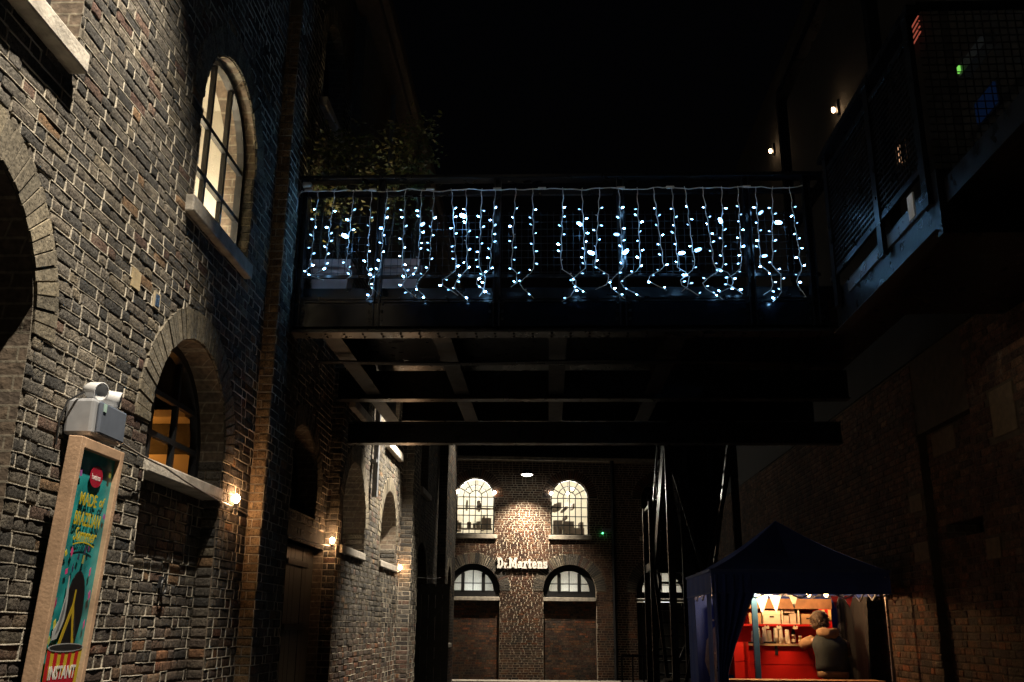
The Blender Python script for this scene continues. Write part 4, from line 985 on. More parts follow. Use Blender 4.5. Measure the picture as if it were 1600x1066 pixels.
# ------------------------------------------------------------------ planters and small trees on the bridge
terr = simple('pale_terracotta', (.42,.27,.24), .8, noise=.2, nscale=8, bump=.2)
leafm = []
for i, c in enumerate(((.10,.12,.03), (.12,.11,.03), (.07,.10,.035))):
    leafm.append(simple('leaf%d' % i, c, .45, noise=.4, nscale=3))
bark = simple('bark', (.09,.07,.05), .85, bump=.4)
for i, (x, wid, xs_, h) in enumerate(((-2.17, .42, [-2.28, -2.12, -2.02], 6.5), (-1.48, .42, [-1.6, -1.46, -1.36], 6.62))):
    pt = empty('planter', (x, 9.12, 4.79), ('pale terracotta trough planter on the footbridge against the left wall', 'pale terracotta trough planter on the footbridge, right of the other one')[i], 'planter')
    b = MB(); y0, y1 = 8.98, 9.24
    def ring(w_, d_, z): return [(x-w_/2, 9.11-d_/2, z), (x+w_/2, 9.11-d_/2, z), (x+w_/2, 9.11+d_/2, z), (x-w_/2, 9.11+d_/2, z)]
    prof = [(wid*.80, .2, 4.80), (wid*.93, .25, 5.02), (wid*.93, .25, 5.02), (wid, .3, 5.025), (wid, .3, 5.11), (wid*.93, .25, 5.11), (wid*.9, .23, 5.03)]
    rs_ = [ring(*p) for p in prof]
    for r0, r1 in zip(rs_[:-1], rs_[1:]):
        for k in range(4): b.face([r0[k], r0[(k+1)%4], r1[(k+1)%4], r1[k]])
    b.face(rs_[0][::-1]); b.build('pot', terr, pt)
    b = MB(); b.face(ring(wid*.92, .24, 5.07)); b.build('soil', M['soil'], pt)
    tr = empty('potted_tree', (x, 9.12, 5.06), ('small leafy potted tree behind the footbridge rail at the left wall', 'small leafy potted tree above the second planter on the footbridge')[i], 'tree')
    b = MB(); tips = []
    for xx in xs_:
        p = Vector((xx, 9.12+random.uniform(-.05, .05), 5.05)); P = [p.copy()]
        hh = h + random.uniform(-.15, .05)
        for k in range(8):
            p = p + Vector((random.uniform(-.02, .035), random.uniform(-.02, .02), (hh-5.05)/8)); P.append(p.copy())
        b.tube(P, [.014-.0011*k for k in range(9)], 6); tips += P[2:]
        for k in range(3, 9):
            q = P[k] + Vector((random.uniform(-.25, .14), random.uniform(-.2, .2), random.uniform(.05, .22))); b.tube([P[k], (P[k]+q)/2+Vector((0,0,.02)), q], [.006, .004, .002], 4); tips += [q, (P[k]+q)/2]
    b.build('trunk', bark, tr)
    b = MB()
    for q in tips:
        hi = q.z > 5.9
        for k in range(26 if hi else 6):
            c = q + Vector((random.gauss(0, .1), random.gauss(0, .1), random.gauss(0, .08)))
            a = random.uniform(0, 6.28); tl = random.uniform(-.9, .6); L = random.uniform(.035, .075); wd = L*.36
            dv = Vector((math.cos(a)*math.cos(tl), math.sin(a)*math.cos(tl), math.sin(tl))); sv = dv.cross(Vector((0,0,1))).normalized()*wd; nv = sv.cross(dv)*.35
            mi = random.randrange(3)
            b.face([c, c+dv*L*.45+sv-nv, c+dv*L, c+dv*L*.5], m=mi); b.face([c, c+dv*L*.5, c+dv*L, c+dv*L*.45-sv-nv], m=mi)
    o = b.build('crown', leafm, tr)

ul = empty('deck_uplight', (-2.22, 9.34, 4.8), 'small warm uplight on the bridge deck behind the planters', 'lamp')
b = MB(); b.lathe([(.04, 0), (.045, .10), (.04, .11), (.001, .09)], (-2.22, 9.36, 4.8), 12); b.build('housing', M['iron'], ul)
light('lamp_light', 'SPOT', (-2.22, 9.36, 4.93), 26, (1, .72, .36), ul, .03, (-2.1, 9.16, 6.4), 75, .6)
# ------------------------------------------------------------------ poster and emergency light on the left wall
po = empty('poster_frame', (-2.55, 5.11, .7), 'tall narrow wooden framed advertising poster leaning on the left brick wall', 'poster')
lean = math.atan2(.07, 1.25)
MP = Matrix.Translation((-2.585, 4.855, .72)) @ Matrix.Rotation(lean, 4, 'Y')   # local: x out, y along wall, z up
wood = simple('oak_frame', (.50,.33,.21), .6, noise=.25, nscale=7, bump=.15, bscale=60)
PW, PH = .535, 1.82
for (y0, y1, z0, z1, nm) in ((.008, .05, 0, PH, 'stile'), (PW-.05, PW-.008, 0, PH, 'stile'), (.0505, PW-.0505, PH-.055, PH, 'rail'), (.0505, PW-.0505, 0, .055, 'rail')):
    b = MB(); b.box(0, y0, z0, .075, y1, z1, M=MP); b.build(nm, wood, po, bevel=.004)
def flat(name, col, poly, layer, rough=.35, parent=po, mat=None):
    Mx = MP @ Matrix.Translation((.055+.0011*layer, 0, 0)) @ Matrix(((0,0,1,0),(1,0,0,0),(0,1,0,0),(0,0,0,1)))
    b = MB(); b.prism(poly, Mx, .0008); return b.build(name, mat or simple(name, col, rough, noise=.06), parent)
def teal():
    m, N, Lk, P = new_mat('teal_print'); g_ = N.new('ShaderNodeNewGeometry'); sp = N.new('ShaderNodeSeparateXYZ'); Lk.new(g_.outputs['Position'], sp.inputs[0])
    nz = N.new('ShaderNodeTexNoise'); nz.inputs['Scale'].default_value = 7; Lk.new(g_.outputs['Position'], nz.inputs['Vector'])
    r = N.new('ShaderNodeValToRGB'); r.color_ramp.elements[0].position = .3; r.color_ramp.elements[0].color = (.005, .13, .14, 1); r.color_ramp.elements[1].position = .75; r.color_ramp.elements[1].color = (.04, .42, .42, 1)
    Lk.new(nz.outputs[0], r.inputs[0]); Lk.new(r.outputs[0], P.inputs['Base Color']); P.inputs['Roughness'].default_value = .3; return m
Z0 = .72
zz = lambda z: z-Z0
pan_ = flat('print', None, [(.0505, .0555), (PW-.0505, .0555), (PW-.0505, PH-.0555), (.0505, PH-.0555)], -8, mat=teal())
ell = lambda cy, cz, ry, rz, n=24, a0=0, a1=6.2832: [(cy+ry*math.cos(a0+(a1-a0)*i/n), cz+rz*math.sin(a0+(a1-a0)*i/n)) for i in range(n)]
flat('red_disc', (.35,.01,.03), ell(.275, zz(2.365), .075, .058), 1, parent=pan_)
def text(body, y, z, size, col, sx=1., shear=0., layer=2, name='lettering', rot=0, bold=.0):
    cu = bpy.data.curves.new(name, 'FONT'); cu.body = body; cu.size = size; cu.align_x = 'CENTER'; cu.extrude = .0004; cu.shear = shear; cu.offset = bold; cu.resolution_u = 3
    cu.materials.append(simple('print_'+body, col, .4, noise=0))
    o = bpy.data.objects.new(name, cu); COL.objects.link(o); attach(o, pan_)
    o.matrix_basis = MP @ Matrix.Translation((.055+.0011*layer, y, z)) @ Matrix(((0,0,1,0),(1,0,0,0),(0,1,0,0),(0,0,0,1))) @ Matrix.Rotation(rot, 4, 'Z') @ Matrix.Diagonal((sx, 1, 1, 1))
    return o
gold = (.50,.40,.02)
text('havaianas', .275, zz(2.348), .045, (.75,.72,.7), .62)
text('MADE', .235, zz(2.205), .092, gold, .80, bold=.002); text('of', .385, zz(2.215), .075, gold, .85, .3, bold=.0015)
text('BRAZILIAN', .262, zz(2.10), .098, gold, .62, .1, bold=.002)
text('Summer', .262, zz(2.022), .095, gold, .78, .5, bold=.0015)
sw = [(.15+.24*t, zz(1.998)+.018*math.sin(t*3.1)) for t in np.linspace(0, 1, 12)]
flat('swash', gold, [(a, c-.004) for a, c in sw] + [(a, c+.004) for a, c in sw[::-1]], 2, parent=pan_)
Rc = random.Random(9)
conf = [(.10,1.95,(.5,.45,.05)),(.16,1.96,(.6,.06,.2)),(.24,1.94,(.02,.03,.07)),(.30,1.93,(.3,.3,.08)),(.34,1.99,(.12,.03,.12)),(.14,1.86,(.65,.06,.22)),(.40,1.87,(.65,.1,.25)),(.20,1.88,(.03,.03,.08)),(.44,1.75,(.5,.1,.3)),(.44,1.60,(.6,.08,.25)),(.09,1.70,(.3,.03,.1)),(.12,1.60,(.5,.45,.05)),(.095,1.52,(.4,.4,.1)),(.10,2.36,(.35,.1,.35)),(.45,2.17,(.3,.08,.3)),(.43,2.4,(.3,.3,.05)),(.30,1.98,(.05,.05,.1)),(.43,1.40,(.02,.05,.06))]
for (cy, cz, c) in conf:
    a = Rc.uniform(0, 3); r1 = Rc.uniform(.012, .022); r2 = Rc.uniform(.018, .036)
    flat('confetti', c, [(cy+r1*math.cos(a+k*1.5708+Rc.uniform(-.2, .2))*(1 if k % 2 else .8), zz(cz)+r2*math.sin(a+k*1.5708)) for k in range(4)], 1, parent=pan_)
flat('sandal', (.006,.006,.007), ell(.285, zz(1.66), .105, .21, 28), 3, parent=pan_)
ys = (.42,.30,.02)
flat('strap', ys, [(.268, zz(1.775)), (.282, zz(1.775)), (.283, zz(1.70)), (.355, zz(1.49)), (.33, zz(1.48)), (.272, zz(1.655)), (.20, zz(1.48)), (.175, zz(1.49)), (.264, zz(1.70))], 4, parent=pan_)
flat('can_lid', (.40,.42,.42), [(.11, zz(1.52)), (.16, zz(1.53)), (.205, zz(1.62)), (.205, zz(1.72)), (.18, zz(1.84)), (.172, zz(1.84)), (.175, zz(1.74)), (.15, zz(1.62)), (.105, zz(1.56))], 4, parent=pan_)
flat('lid_shade', (.16,.17,.18), [(.135, zz(1.55)), (.165, zz(1.575)), (.19, zz(1.66)), (.182, zz(1.74)), (.172, zz(1.70)), (.155, zz(1.62))], 5, parent=pan_)
cup = lambda t, z: .275 + (t-.5)*(.33 + (z-1.05)*.10)
flat('cup', (.55,.42,.03), [(cup(0, 1.48), zz(1.48)), (cup(1, 1.48), zz(1.48)), (cup(1, 1.0), zz(1.0)), (cup(0, 1.0), zz(1.0))], 5, parent=pan_)
for k in range(5):
    t0, t1 = k/5+.0, k/5+.1
    flat('stripe', (.48,.015,.02), [(cup(t0, 1.478), zz(1.478)), (cup(t1, 1.478), zz(1.478)), (cup(t1, 1.0), zz(1.0)), (cup(t0, 1.0), zz(1.0))], 6, parent=pan_)
flat('rim', (.35,.36,.36), ell(.275, zz(1.485), .19, .022), 7, parent=pan_)
flat('rim_inner', (.02,.02,.02), ell(.275, zz(1.488), .175, .014), 8, parent=pan_)
flat('badge', (.45,.012,.03), [(.13, zz(1.345)), (.42, zz(1.345)), (.40, zz(1.30)), (.33, zz(1.275)), (.2, zz(1.275)), (.15, zz(1.30))], 8, parent=pan_)
text('havaianas', .318, zz(1.585), .030, (.03,.03,.03), .9, 0, 6, rot=-1.24)
text('INSTANT', .272, zz(1.335), .088, (.75,.73,.68), .78, .05, 9, bold=.0025); text('HAVAIANAS', .275, zz(1.265), .045, (.3,.25,.15), .8, 0, 9)

em = empty('emergency_light', (-2.5, 5.15, 2.56), 'grey twin-head emergency light box on the wall above the poster', 'emergency light')
b = MB(); b.box(-2.585, 4.985, 2.565, -2.43, 5.36, 2.765); b.build('housing', M['grey_plastic'], em, bevel=.018)
b = MB(); b.box(-2.4295, 5.02, 2.575, -2.405, 5.345, 2.755); b.build('front_cover', simple('smoky_cover', (.12,.14,.18), .18, noise=.1), em, bevel=.012)
b = MB(); b.box(-2.4045, 5.045, 2.70, -2.400, 5.075, 2.745); b.build('indicator', simple('indicator', (.35,.5,.45), .4), em)
for (y, r) in ((5.10, -.35), (5.30, .35)):
    b = MB(); Mh = Matrix.Translation((-2.50, y, 2.83)) @ Matrix.Rotation(r, 4, 'Z') @ Matrix.Rotation(math.pi/2+.2, 4, 'Y')
    b.lathe([(.001,-.055),(.03,-.053),(.046,-.02),(.052,.045),(.053,.058),(.046,.06),(.044,.052),(.001,.046)], n=20, M=Mh); hd = b.build('lamp_head', M['white_plastic'], em, smooth=True)
    b = MB(); b.tube([(-2.51, y, 2.765), (-2.51, y, 2.79)], .018, 8); b.build('neck', M['grey_plastic'], em)
b = MB(); b.tube([(-2.5, 5.0, 2.80), (-2.56, 4.95, 2.74), (-2.58, 4.93, 2.62), (-2.585, 4.94, 2.5)], .006, 5); b.build('cable', M['iron'], em)

# ------------------------------------------------------------------ steel staircase behind the tent
stc = empty('steel_staircase', (2.3, 17, 0), 'dark steel staircase climbing from the yard to the footbridge', 'staircase')
def flight(x0, x1, ya, za, yb, zb, n):
    for x in (x0, x1):
        b = MB(); b.bar((x, ya, za), (x, yb, zb), .05, .28); b.build('stringer', M['steel'], stc)
        b = MB(); b.bar((x, ya, za+.95), (x, yb, zb+.95), .045, .06)
        for k in range(5):
            t = (k+.5)/5; b.bar((x, ya+(yb-ya)*t, za+(zb-za)*t), (x, ya+(yb-ya)*t, za+(zb-za)*t+.95), .03)
        b.build('balustrade', M['steel'], stc)
    for k in range(n):
        t = (k+.5)/n; y = ya+(yb-ya)*t; z = za+(zb-za)*t
        b = MB(); b.box(x0+.03, y-.13, z-.02, x1-.03, y+.13, z+.015); b.build('tread', M['steel'], stc)
flight(1.82, 2.80, 14.9, 4.5, 16.9, 2.65, 9)
b = MB(); b.bar((2.31, 14.9, 4.36), (2.31, 16.9, 2.51), .9, .012); b.build('dark_backing', M['steel'], stc)  # dark plate added to hide the lit background behind the treads
flight(2.0, 2.95, 19.6, .2, 18.0, 2.5, 10)
b = MB(); b.box(1.75, 16.9, 2.55, 2.95, 18.05, 2.68); b.build('landing', M['steel'], stc)
b = MB(); b.box(1.75, 12.98, 4.45, 2.9, 14.95, 4.6); b.build('landing', M['steel'], stc)
for (x, y, zt) in ((1.78, 16.95, 3.7), (2.88, 16.95, 2.6), (1.78, 18.0, 3.7), (2.88, 18.0, 3.7), (1.84, 14.85, 5.4), (2.84, 14.85, 5.4), (2.3, 16.0, 4.4), (2.12, 15.4, 4.4)):
    b = MB(); b.box(x-.05, y-.05, 0, x+.05, y+.05, zt); b.build('post', M['steel'], stc)
b = MB(); b.bar((1.84, 14.85, .3), (2.84, 14.85, 4.2), .05); b.bar((2.84, 14.85, .3), (1.84, 14.85, 4.2), .05); b.bar((1.9, 15.2, 4.3), (2.7, 17.3, .4), .05); b.bar((1.8, 16.9, 2.5), (1.8, 15.0, .2), .05); b.bar((2.86, 16.9, 2.5), (2.86, 15.0, .2), .05); b.bar((1.8, 17.0, .3), (2.86, 17.0, 2.5), .05); b.bar((2.1, 14.9, 4.4), (2.45, 17.2, 1.2), .07); b.bar((2.5, 14.9, 4.4), (2.75, 17.2, 1.2), .07); b.build('bracing', M['steel'], stc)
b = MB(); b.bar((1.78, 16.95, 3.65), (1.78, 18.0, 3.65), .05); b.bar((1.78, 16.95, 3.65), (2.88, 16.95, 3.65), .05); b.build('balustrade', M['steel'], stc)
br_ = empty('crowd_barrier', (1.5, 19, 0), 'black steel crowd barrier standing below the staircase', 'barrier')
b = MB(); b.bar((1.35, 19, 1.1), (3.0, 19, 1.1), .05); b.bar((1.35, 19, .2), (3.0, 19, .2), .04)
for k in range(9): b.bar((1.36+k*.2, 19, .2), (1.36+k*.2, 19, 1.1), .03)
b.bar((1.5, 18.7, 0), (1.5, 19.3, 0), .04); b.bar((1.5, 19, 0), (1.5, 19, .2), .04); b.bar((2.85, 18.7, 0), (2.85, 19.3, 0), .04); b.bar((2.85, 19, 0), (2.85, 19, .2), .04); b.build('frame', M['steel'], br_)

# ================================================================== MARKET TENT
TX0, TX1, TY0, TY1 = 1.95, 4.06, 12.0, 14.1
navy = simple('navy_canvas', (.03,.07,.32), .75, noise=.2, nscale=5, bump=.25, bscale=18)
tent = empty('market_tent', (3.0, 13.05, 0), 'navy blue peaked pop-up market tent standing by the right wall', 'tent')
apex = Vector((3.0, 13.05, 2.97)); ZE = 2.27
cor4 = [Vector((TX0, TY0, ZE)), Vector((TX1, TY0, ZE)), Vector((TX1, TY1, ZE)), Vector((TX0, TY1, ZE))]
b = MB(); nn = 10
for k in range(4):
    A, B_ = cor4[k], cor4[(k+1)%4]
    def P(s_, t):   # s along the eave, t from eave to apex, slightly slack
        e = A.lerp(B_, s_); q = e.lerp(apex, t); q.z -= .11*math.sin(math.pi*t)*(1-.55*abs(2*s_-1)) - .02*math.sin(s_*9+k)*t*(1-t); return q
    for i in range(nn):
        for j in range(nn):
            b.face([P(i/nn, j/nn), P((i+1)/nn, j/nn), P((i+1)/nn, (j+1)/nn), P(i/nn, (j+1)/nn)])
o = b.build('canopy', navy, tent, smooth=True)
def cloth(name, p00, p10, p01, p11, folds, amp, nrm, mat=navy, nu=40, nv=10, parent=tent):
    """hanging sheet between top edge p00-p10 and bottom edge p01-p11 with vertical folds"""
    b = MB(); p00, p10, p01, p11, nrm = [Vector(p) for p in (p00, p10, p01, p11, nrm)]; V = []
    for j in range(nv+1):
        t = j/nv
        for i in range(nu+1):
            s_ = i/nu; q = p00.lerp(p10, s_).lerp(p01.lerp(p11, s_), t)
            V.append(q + nrm*amp*(.25+.75*t)*(math.sin(s_*folds*6.28+.6*math.sin(t*3)) + .4*math.sin(s_*folds*11+t*2)))
    n = nu+1; b.v = [tuple(v) for v in V]
    for j in range(nv):
        for i in range(nu): b.f.append((j*n+i, j*n+i+1, (j+1)*n+i+1, (j+1)*n+i)); b.a.append(0); b.m.append(0)
    return b.build(name, mat, parent, smooth=True)
for k, nv_ in ((0, (0,-1,0)), (1, (1,0,0)), (2, (0,1,0)), (3, (-1,0,0))):
    A, B_ = cor4[k], cor4[(k+1)%4]
    cloth('valance', A, B_, A-Vector((0,0,.27)), B_-Vector((0,0,.27)), 5, .010, nv_, nv=4)
b = MB()
for k in range(4):
    A, B_ = cor4[k], cor4[(k+1)%4]; o_ = (A+B_)/2-Vector((3.0, 13.05, ZE)); o_ = o_.normalized()*.012
    b.bar(A+o_, B_+o_, .012, .03); b.bar(A+o_-Vector((0,0,.262)), B_+o_-Vector((0,0,.262)), .008, .014)
b.build('seam_tape', simple('navy_tape', (.05,.09,.30), .6), tent)
alu = simple('tent_pole', (.35,.36,.40), .3, metal=.7, noise=.1)
for (x, y) in ((TX0+.04, TY0+.04), (TX1-.05, TY0+.04), (TX0+.04, TY1-.04), (TX1-.05, TY1-.04)):
    b = MB(); b.box(x-.02, y-.02, 0, x+.02, y+.02, 1.2); b.box(x-.015, y-.015, 1.2, x+.015, y+.015, 2.25); b.box(x-.05, y-.05, 0, x+.05, y+.05, .012); b.build('leg', alu, tent)
b = MB()
for (p, q) in (((TX0, TY0+.05), (TX1, TY0+.05)), ((TX0+.05, TY0), (TX0+.05, TY1)), ((TX1-.05, TY0), (TX1-.05, TY1)), ((TX0, TY1-.05), (TX1, TY1-.05))):
    n = 4
    for i in range(n):
        a_ = Vector((*p, 2.2)).lerp(Vector((*q, 2.2)), i/n); c_ = Vector((*p, 2.2)).lerp(Vector((*q, 2.2)), (i+1)/n); dz = Vector((0, 0, -.25))
        b.bar(a_, c_+dz, .018); b.bar(a_+dz, c_, .018)
b.build('truss', alu, tent)
# drawn curtain at the front left corner
b = MB(); prof = [(2.22, 1.97, 2.47), (2.0, 1.955, 2.46), (1.7, 1.965, 2.33), (1.4, 1.975, 2.20), (1.1, 1.98, 2.10), (.8, 1.97, 2.12), (.4, 1.96, 2.18), (.03, 1.95, 2.22)]
nu = 36; V = []
for (z, xa, xb) in prof:
    for i in range(nu+1):
        s_ = i/nu; V.append((xa+(xb-xa)*s_, 12.0+.03*math.sin(s_*6.28*5+z)*min(1, .3+(2.3-z)) + .015*math.sin(s_*31+z*4), z))
b.v = V; n = nu+1
for j in range(len(prof)-1):
    for i in range(nu): b.f.append((j*n+i, j*n+i+1, (j+1)*n+i+1, (j+1)*n+i)); b.a.append(0); b.m.append(0)
b.build('side_curtain', navy, tent, smooth=True)
# left side wall with a clear window
cloth('side_wall', (TX0, 13.42, 2.0), (TX0, TY1, 2.0), (TX0, 13.2, .03), (TX0, TY1, .03), 2, .012, (-1,0,0))
cloth('side_wall', (TX0, 12.06, 2.0), (TX0, 12.42, 2.0), (TX0, 12.06, .03), (TX0, 12.42, .03), 2, .01, (-1,0,0), nu=12)
b = MB(); b.face([(TX0, 12.42, 1.95), (TX0, 13.42, 1.95), (TX0, 13.2, .4), (TX0, 12.42, .4)]); b.build('clear_window', glass_mat('pvc_window', (.9,.9,.93), .03, .1), tent)
cloth('back_wall', (TX0, TY1, 2.0), (TX1, TY1, 2.0), (TX0, TY1, .03), (TX1, TY1, .03), 4, .015, (0,1,0))
cloth('side_wall', (4.02, 12.8, 2.0), (4.02, TY1, 2.0), (3.98, 12.85, .03), (4.02, TY1, .03), 3, .03, (-1,0,0), mat=simple('black_canvas', (.003,.003,.004), .8))  # black curtain, extended forward to block lamp light from the right wall

# ------------------------------------------------------------------ the stall inside
red = simple('red_paint', (.55,.010,.006), .45, noise=.15, nscale=6, bump=.1)
cab = empty('red_cabinet', (3.1, 13.7, 0), 'red painted stall unit with worktop and shelf inside the tent', 'cabinet')
b = MB(); b.box(2.44, 13.5, 0, 3.78, 13.515, 1.145); b.build('lower_panel', red, cab)
b = MB(); b.box(2.44, 13.5, 1.153, 3.78, 13.515, 1.385); b.build('upper_panel', red, cab)
b = MB(); b.box(2.42, 13.46, 1.387, 3.80, 13.9, 1.412); b.build('worktop', simple('worktop_wood', (.5,.34,.2), .5), cab)
b = MB(); b.box(2.44, 13.9, 1.0, 3.80, 13.92, 1.9); b.build('back_panel', red, cab)
b = MB(); b.box(2.60, 13.62, 1.635, 3.62, 13.898, 1.66); b.build('shelf', red, cab)
b = MB(); b.box(2.44, 13.6, 1.86, 3.8, 13.89, 1.99); b.build('header', simple('rough_wood', (.22,.11,.05), .7, noise=.3, bump=.3), cab)
b = MB(); b.box(2.44, 13.6, 1.413, 2.47, 13.899, 1.858); b.build('side_board', red, cab); b = MB(); b.box(3.62, 13.58, 1.413, 3.78, 13.62, 1.858); b.build('side_board', red, cab)
b = MB(); b.box(2.98, 13.49, 1.27, 3.02, 13.499, 1.385); b.build('latch', M['iron'], cab)
for k, xx in enumerate((3.655, 3.735)):
    b = MB(); b.box(xx, 13.562, 1.72, xx+.035, 13.578, 1.85); b.build('label_card', simple('card', (.7,.5,.2), .6), cab)
sd = empty('red_side_board', (2.35, 12.9, 0), 'dark red board panel standing at the tent left side behind the curtain', 'board')
for k in range(6):
    b = MB(); b.bar((2.30, 12.75, .12+k*.24), (2.62, 13.45, .12+k*.24), .02, .23); b.build('plank', red, sd)
ps = empty('blue_post', (2.67, 13.14, 0), 'slim blue-grey post standing before the red cabinet', 'post')
b = MB(); b.box(2.635, 13.12, 0, 2.71, 13.16, 2.05); b.build('post', simple('blue_grey_paint', (.04,.13,.26), .5, noise=.2), ps, bevel=.005)
b = MB(); b.box(2.61, 13.09, 0, 2.73, 13.19, .02); b.build('foot_plate', M['iron'], ps)
ct = empty('front_counter', (3.0, 12.3, 0), 'wooden front counter with a lit edge at the tent opening', 'counter')
b = MB(); b.box(2.12, 12.15, .985, 3.95, 12.5, 1.02); b.build('worktop', simple('pine_top', (.55,.33,.16), .5, noise=.2), ct, bevel=.004)
b = MB(); b.box(2.16, 12.2, 0, 3.9, 12.22, .984); b.build('front_panel', M['timber_dark'], ct)
# goods
cream_card = simple('cream_card', (.72,.6,.45), .6, noise=.1); brown_card = simple('brown_card', (.38,.23,.11), .7, noise=.15); paper = simple('paper_cup', (.75,.66,.52), .55, noise=.08)
def carton(name, label, x0, x1, y0, y1, z0, z1, m, cat='box'):
    e = empty(name, ((x0+x1)/2, (y0+y1)/2, z0), label, cat)
    b = MB(); b.box(x0, y0, z0, x1, y1, z1); b.build('body', m, e, bevel=.004)
    b = MB(); b.box(x0-.004, y0-.004, z1-.05 if z1-z0 > .12 else z1-.02, x1+.004, y1+.004, z1+.004); b.build('lid', m, e, bevel=.003)
    b = MB(); b.box((x0+x1)/2-.03, y0-.006, (z0+z1)/2, (x0+x1)/2+.03, y0-.0045, (z0+z1)/2+.02); b.build('hand_hole', M['soil'], e)
carton('carton', 'cream carton with a dark hand hole on the red shelf', 2.885, 3.115, 13.64, 13.85, 1.661, 1.83, cream_card)
carton('carton', 'small brown carton at the left end of the red shelf', 2.70, 2.86, 13.66, 13.84, 1.661, 1.80, brown_card)
carton('carton', 'brown carton on the red shelf beside the person', 3.40, 3.58, 13.65, 13.85, 1.661, 1.79, brown_card)
dr = empty('open_crate', (3.26, 13.75, 1.661), 'open-fronted pale wooden crate of packets on the red shelf', 'crate')
b = MB(); b.box(3.135, 13.64, 1.661, 3.15, 13.85, 1.87); b.box(3.355, 13.64, 1.661, 3.37, 13.85, 1.87); b.box(3.15, 13.64, 1.661, 3.355, 13.85, 1.672); b.box(3.15, 13.84, 1.672, 3.355, 13.85, 1.87); b.build('frame', cream_card, dr)
b = MB(); b.box(3.16, 13.66, 1.673, 3.23, 13.8, 1.77); b.box(3.25, 13.67, 1.673, 3.33, 13.8, 1.80); b.box(3.17, 13.68, 1.81, 3.32, 13.82, 1.86); b.build('packet', simple('packets', (.6,.45,.35), .5, noise=.3), dr)
Rg = random.Random(4)
for k in range(7):
    x = 2.73+k*.075; h = (.16, .20, .21, .17, .20, .21, .18)[k]; y = 13.6+.05*(k % 2)
    e = empty('cup_stack', (x, y, 1.412), ('leftmost', 'second', 'third', 'fourth', 'fifth', 'sixth', 'rightmost')[k] + ' stack of upturned paper cups from the left on the red worktop', 'cups', 'paper cups on the worktop')
    b = MB(); b.lathe([(.034, 0), (.036, .006), (.033, .010), (.026, h), (.001, h)], (x, y, 1.412), 14); b.build('cup', paper, e, smooth=False)
    b = MB()
    for q in range(4): b.lathe([(.0345-.001*q, .012+.016*q), (.0368-.001*q, .016+.016*q), (.0345-.001*q, .020+.016*q)], (x, y, 1.412), 14)
    b.build('cup_rims', paper, e)
for k, x in enumerate((2.80, 3.02, 3.10)):
    e = empty('paper_cup', (x, 13.53, 1.412), ('small upright paper cup at the left front of the worktop', 'small upright paper cup in the middle of the worktop front', 'small upright paper cup at the right front of the worktop')[k], 'cup', 'paper cups on the worktop')
    b = MB(); b.lathe([(.001, .002), (.022, .0), (.03, .075), (.032, .078), (.027, .075), (.02, .006)], (x, 13.53, 1.412), 14); b.build('cup', paper, e, smooth=True)
jar_cols = [((.16,.05,.02), 'dark brown jar with a pale lid beside the cup stacks on the worktop'), ((.45,.30,.08), 'amber jar with a pale lid beside the leaning person on the worktop'), ((.05,.09,.05), 'green bottle standing at the back of the worktop')]
for k, (c, lb_) in enumerate(jar_cols):
    x, y = ((3.27, 13.66), (3.35, 13.60), (3.31, 13.80))[k]; h = (.10, .085, .19)[k]
    e = empty('jar' if k < 2 else 'bottle', (x, y, 1.412), lb_, 'jar' if k < 2 else 'bottle')
    b = MB(); b.lathe([(.001,0),(.026,.001),(.028,.01),(.028,h*.7),(.02,h*.85),(.012 if k == 2 else .021,h)], (x, y, 1.412), 14); b.build('body', simple('jar_%d' % k, c, .15, noise=.1), e, smooth=True)
    b = MB(); b.lathe([(.014 if k == 2 else .024,h),(.014 if k == 2 else .024,h+.018),(.001,h+.019)], (x, y, 1.412), 14); b.build('lid', cream_card, e)
    b = MB(); b.lathe([(.0286,h*.2),(.0286,h*.6)], (x, y, 1.412), 14); b.build('paper_label', paper, e)
for k, (x, z) in enumerate(((2.92, 1.60), (3.30, 1.60), (3.08, 1.60))):
    e = empty('price_card', (x, 13.61, z), ('left', 'right', 'middle')[k] + ' of three small price cards clipped to the red shelf edge', 'card', 'price cards')
    b = MB(); b.box(x-.03, 13.612, z, x+.03, 13.616, z+.04); b.build('card', cream_card, e)
    b = MB(); b.box(x-.006, 13.6095, z+.03, x+.006, 13.6185, z+.052); b.build('clip', M['iron'], e)
tray = empty('dark_tray', (2.9, 13.5, 1.412), 'low dark tray on the worktop below the paper cups', 'tray')
b = MB(); b.box(2.62, 13.475, 1.4125, 2.78, 13.515, 1.435); b.box(2.84, 13.475, 1.4125, 3.0, 13.515, 1.438); b.build('tray', M['iron'], tray, bevel=.004)
# bunting
bu = empty('bunting', (3.2, 13.15, 2.0), 'string of white and red pennant flags across the tent front', 'bunting')
b = MB(); b.tube([(2.62+i*.09, 13.15, 2.03-.02*math.sin(i/16*3.14)) for i in range(16)], .004, 4); b.build('cord', M['white_plastic'], bu)
wf = simple('white_flag', (.75,.72,.58), .8); rf = simple('red_flag', (.4,.02,.02), .8)
for (x, L, wd, m) in ((2.78, .26, .16, wf), (2.955, .23, .15, wf), (3.19, .18, .11, wf), (3.72, .16, .1, rf), (3.9, .15, .12, rf)):
    b = MB(); n = 5
    for j in range(n):
        t0, t1 = j/n, (j+1)/n; w0, w1 = wd/2*(1-t0), wd/2*(1-t1)
        q = lambda xx, t: (xx, 13.15+.012*math.sin(xx*60+t*4)*t, 2.02-L*t)
        b.face([q(x-w0, t0), q(x+w0, t0), q(x+w1+.0005, t1), q(x-w1-.0005, t1)])
    b.build('flag', m, bu)
